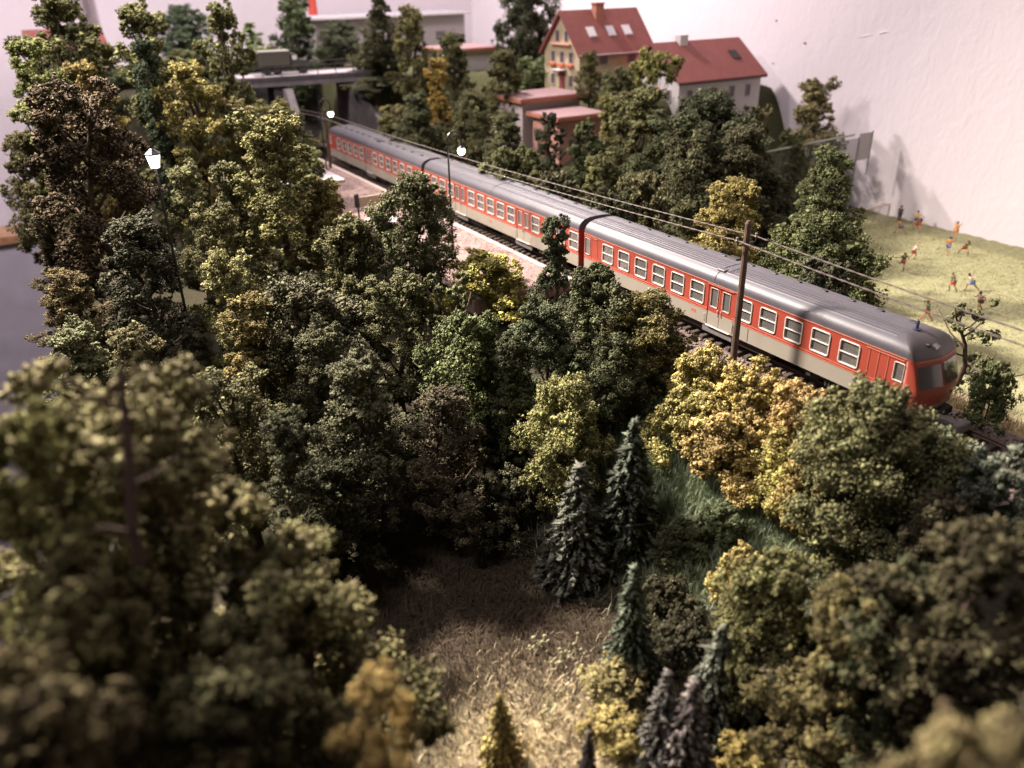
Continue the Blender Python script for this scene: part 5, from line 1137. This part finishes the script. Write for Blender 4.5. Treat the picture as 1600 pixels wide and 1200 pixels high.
# ------------------------------------------------------------------ static grass and scrub on the slopes
def fibres(name, regions, seed, m, lmin=.25, lmax=.6, wd=.018, lean=.6):
    r = np.random.default_rng(seed); V = []; F = []; b = 0
    for (x0, x1, y0, y1, n, dens) in regions:
        for i in range(n):
            x = r.uniform(x0, x1); y = r.uniform(y0, y1)
            if r.random() > dens(x, y): continue
            z = ground(x, y); L_ = r.uniform(lmin, lmax); a = r.uniform(0, 6.283); e = r.uniform(.1, lean)*L_; wa = a+1.57; w = wd*r.uniform(.6, 1.4)
            dx, dy = math.cos(a)*e, math.sin(a)*e; wx, wy = math.cos(wa)*w, math.sin(wa)*w
            V += [(x-wx, y-wy, z-.02), (x+wx, y+wy, z-.02), (x+dx*.45+wx*.7, y+dy*.45+wy*.7, z+L_*.6), (x+dx*.45-wx*.7, y+dy*.45-wy*.7, z+L_*.6), (x+dx*1.2, y+dy*1.2, z+L_*(1 if lean < 1 else .7))]
            F += [(b, b+1, b+2), (b, b+2, b+3), (b+3, b+2, b+4)]; b += 5
    me = npmesh(name, V, F, m); o = link(name, me); tag(o, kind='stuff'); return o
def fib_mat(name, c): 
    m = mat(name, c, .8, spec=.2); nt = m.node_tree; N = nt.nodes; L = nt.links
    g = N.new('ShaderNodeNewGeometry'); r = N.new('ShaderNodeMapRange'); r.inputs[3].default_value = .5; r.inputs[4].default_value = 1.5; L.new(g.outputs['Random Per Island'], r.inputs[0])
    v = N.new('ShaderNodeVectorMath'); v.operation = 'SCALE'; v.inputs[0].default_value = c; L.new(r.outputs[0], v.inputs['Scale']); L.new(v.outputs[0], N["Principled BSDF"].inputs['Base Color']); return m
G1 = lambda cx, cy, rx, ry: (lambda x, y: math.exp(-((x-cx)/rx)**2-((y-cy)/ry)**2))
o = fibres("dry_grass", [(-3, 12, -25, -13, 26000, G1(4.2, -19, 4.5, 3.6)), (-2, 10, 4.6, 9, 9000, lambda x, y: .8)], 1, fib_mat("dry_grass", (.66, .56, .36)), .2, .5, .016, .9)
o['label'] = "pale dry static grass on the sunlit bottom ground and beside the track"; o['category'] = "grass"
o = fibres("green_grass", [(-12, 5, -14, -3.2, 30000, G1(-4, -8, 5.5, 3.2))], 2, fib_mat("green_static_grass", (.25, .29, .19)), .3, .8, .02, .7)
o['label'] = "long green static grass on the slope below the yellow bushes"; o['category'] = "grass"
o = fibres("brown_scrub", [(-16, 6, -23, -12, 34000, G1(-4, -17.5, 6.5, 4))], 3, fib_mat("brown_scrub", (.055, .039, .025)), .2, .55, .016, 1.6)  # brown fibres darkened to carry the shade of the hollow
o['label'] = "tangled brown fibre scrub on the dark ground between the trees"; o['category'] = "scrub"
o = fibres("meadow_grass", [(-31, 14, 9, 38.5, 42000, lambda x, y: .8)], 4, fib_mat("meadow_grass", (.44, .43, .24)), .06, .16, .022, 1.0)
o['label'] = "short yellow-green grass of the football meadow"; o['category'] = "grass"

# pale tuft, scattered sprigs and broken twigs on the clearing
o = fibres("pale_tuft", [(1.2, 3.6, -22.8, -20.4, 2600, G1(2.4, -21.6, .6, .6))], 7, fib_mat("pale_tuft", (.62, .47, .40)), .3, .8, .014, 1.3)
o['label'] = "pale pinkish tuft of fibres beside the slim yellow tree"; o['category'] = "grass"
r_ = random.Random(5)
SPR = [(-1.6, -16.6, .5, "pale green lichen sprig on the dark clearing, uppermost"), (-.6, -17.0, 1.0, "longest pale green sprig lying across the dark clearing"), (.6, -17.6, .8, "pale forked sprig nearest the sunlit ground")]
for x, y, L_, lb in SPR:
    z = ground(x, y); mb = MB(); pts = [(0, 0, .05)]; a = r_.uniform(0, 6)
    for k in range(5): a += r_.uniform(-.7, .7); q = pts[-1]; pts.append((q[0]+math.cos(a)*L_*.3, q[1]+math.sin(a)*L_*.3, .08+r_.uniform(0, .3)))
    mb.tube(pts, [.035, .03, .028, .022, .018, .01], 5)
    for k in range(14):
        q = Vector(pts[r_.randint(0, 5)]); e = q+Vector((r_.uniform(-.3, .3), r_.uniform(-.3, .3), r_.uniform(0, .3))); mb.tube([q, e], [.02, .012], 4); mb.ball(e, r_.uniform(.05, .1), 5, 4)
    tag(mb.obj("sprig", mat("sprig_green", (.28, .27, .15), .9), None, (x, y, z)), lb, "sprig", "sprigs lying on the clearing")
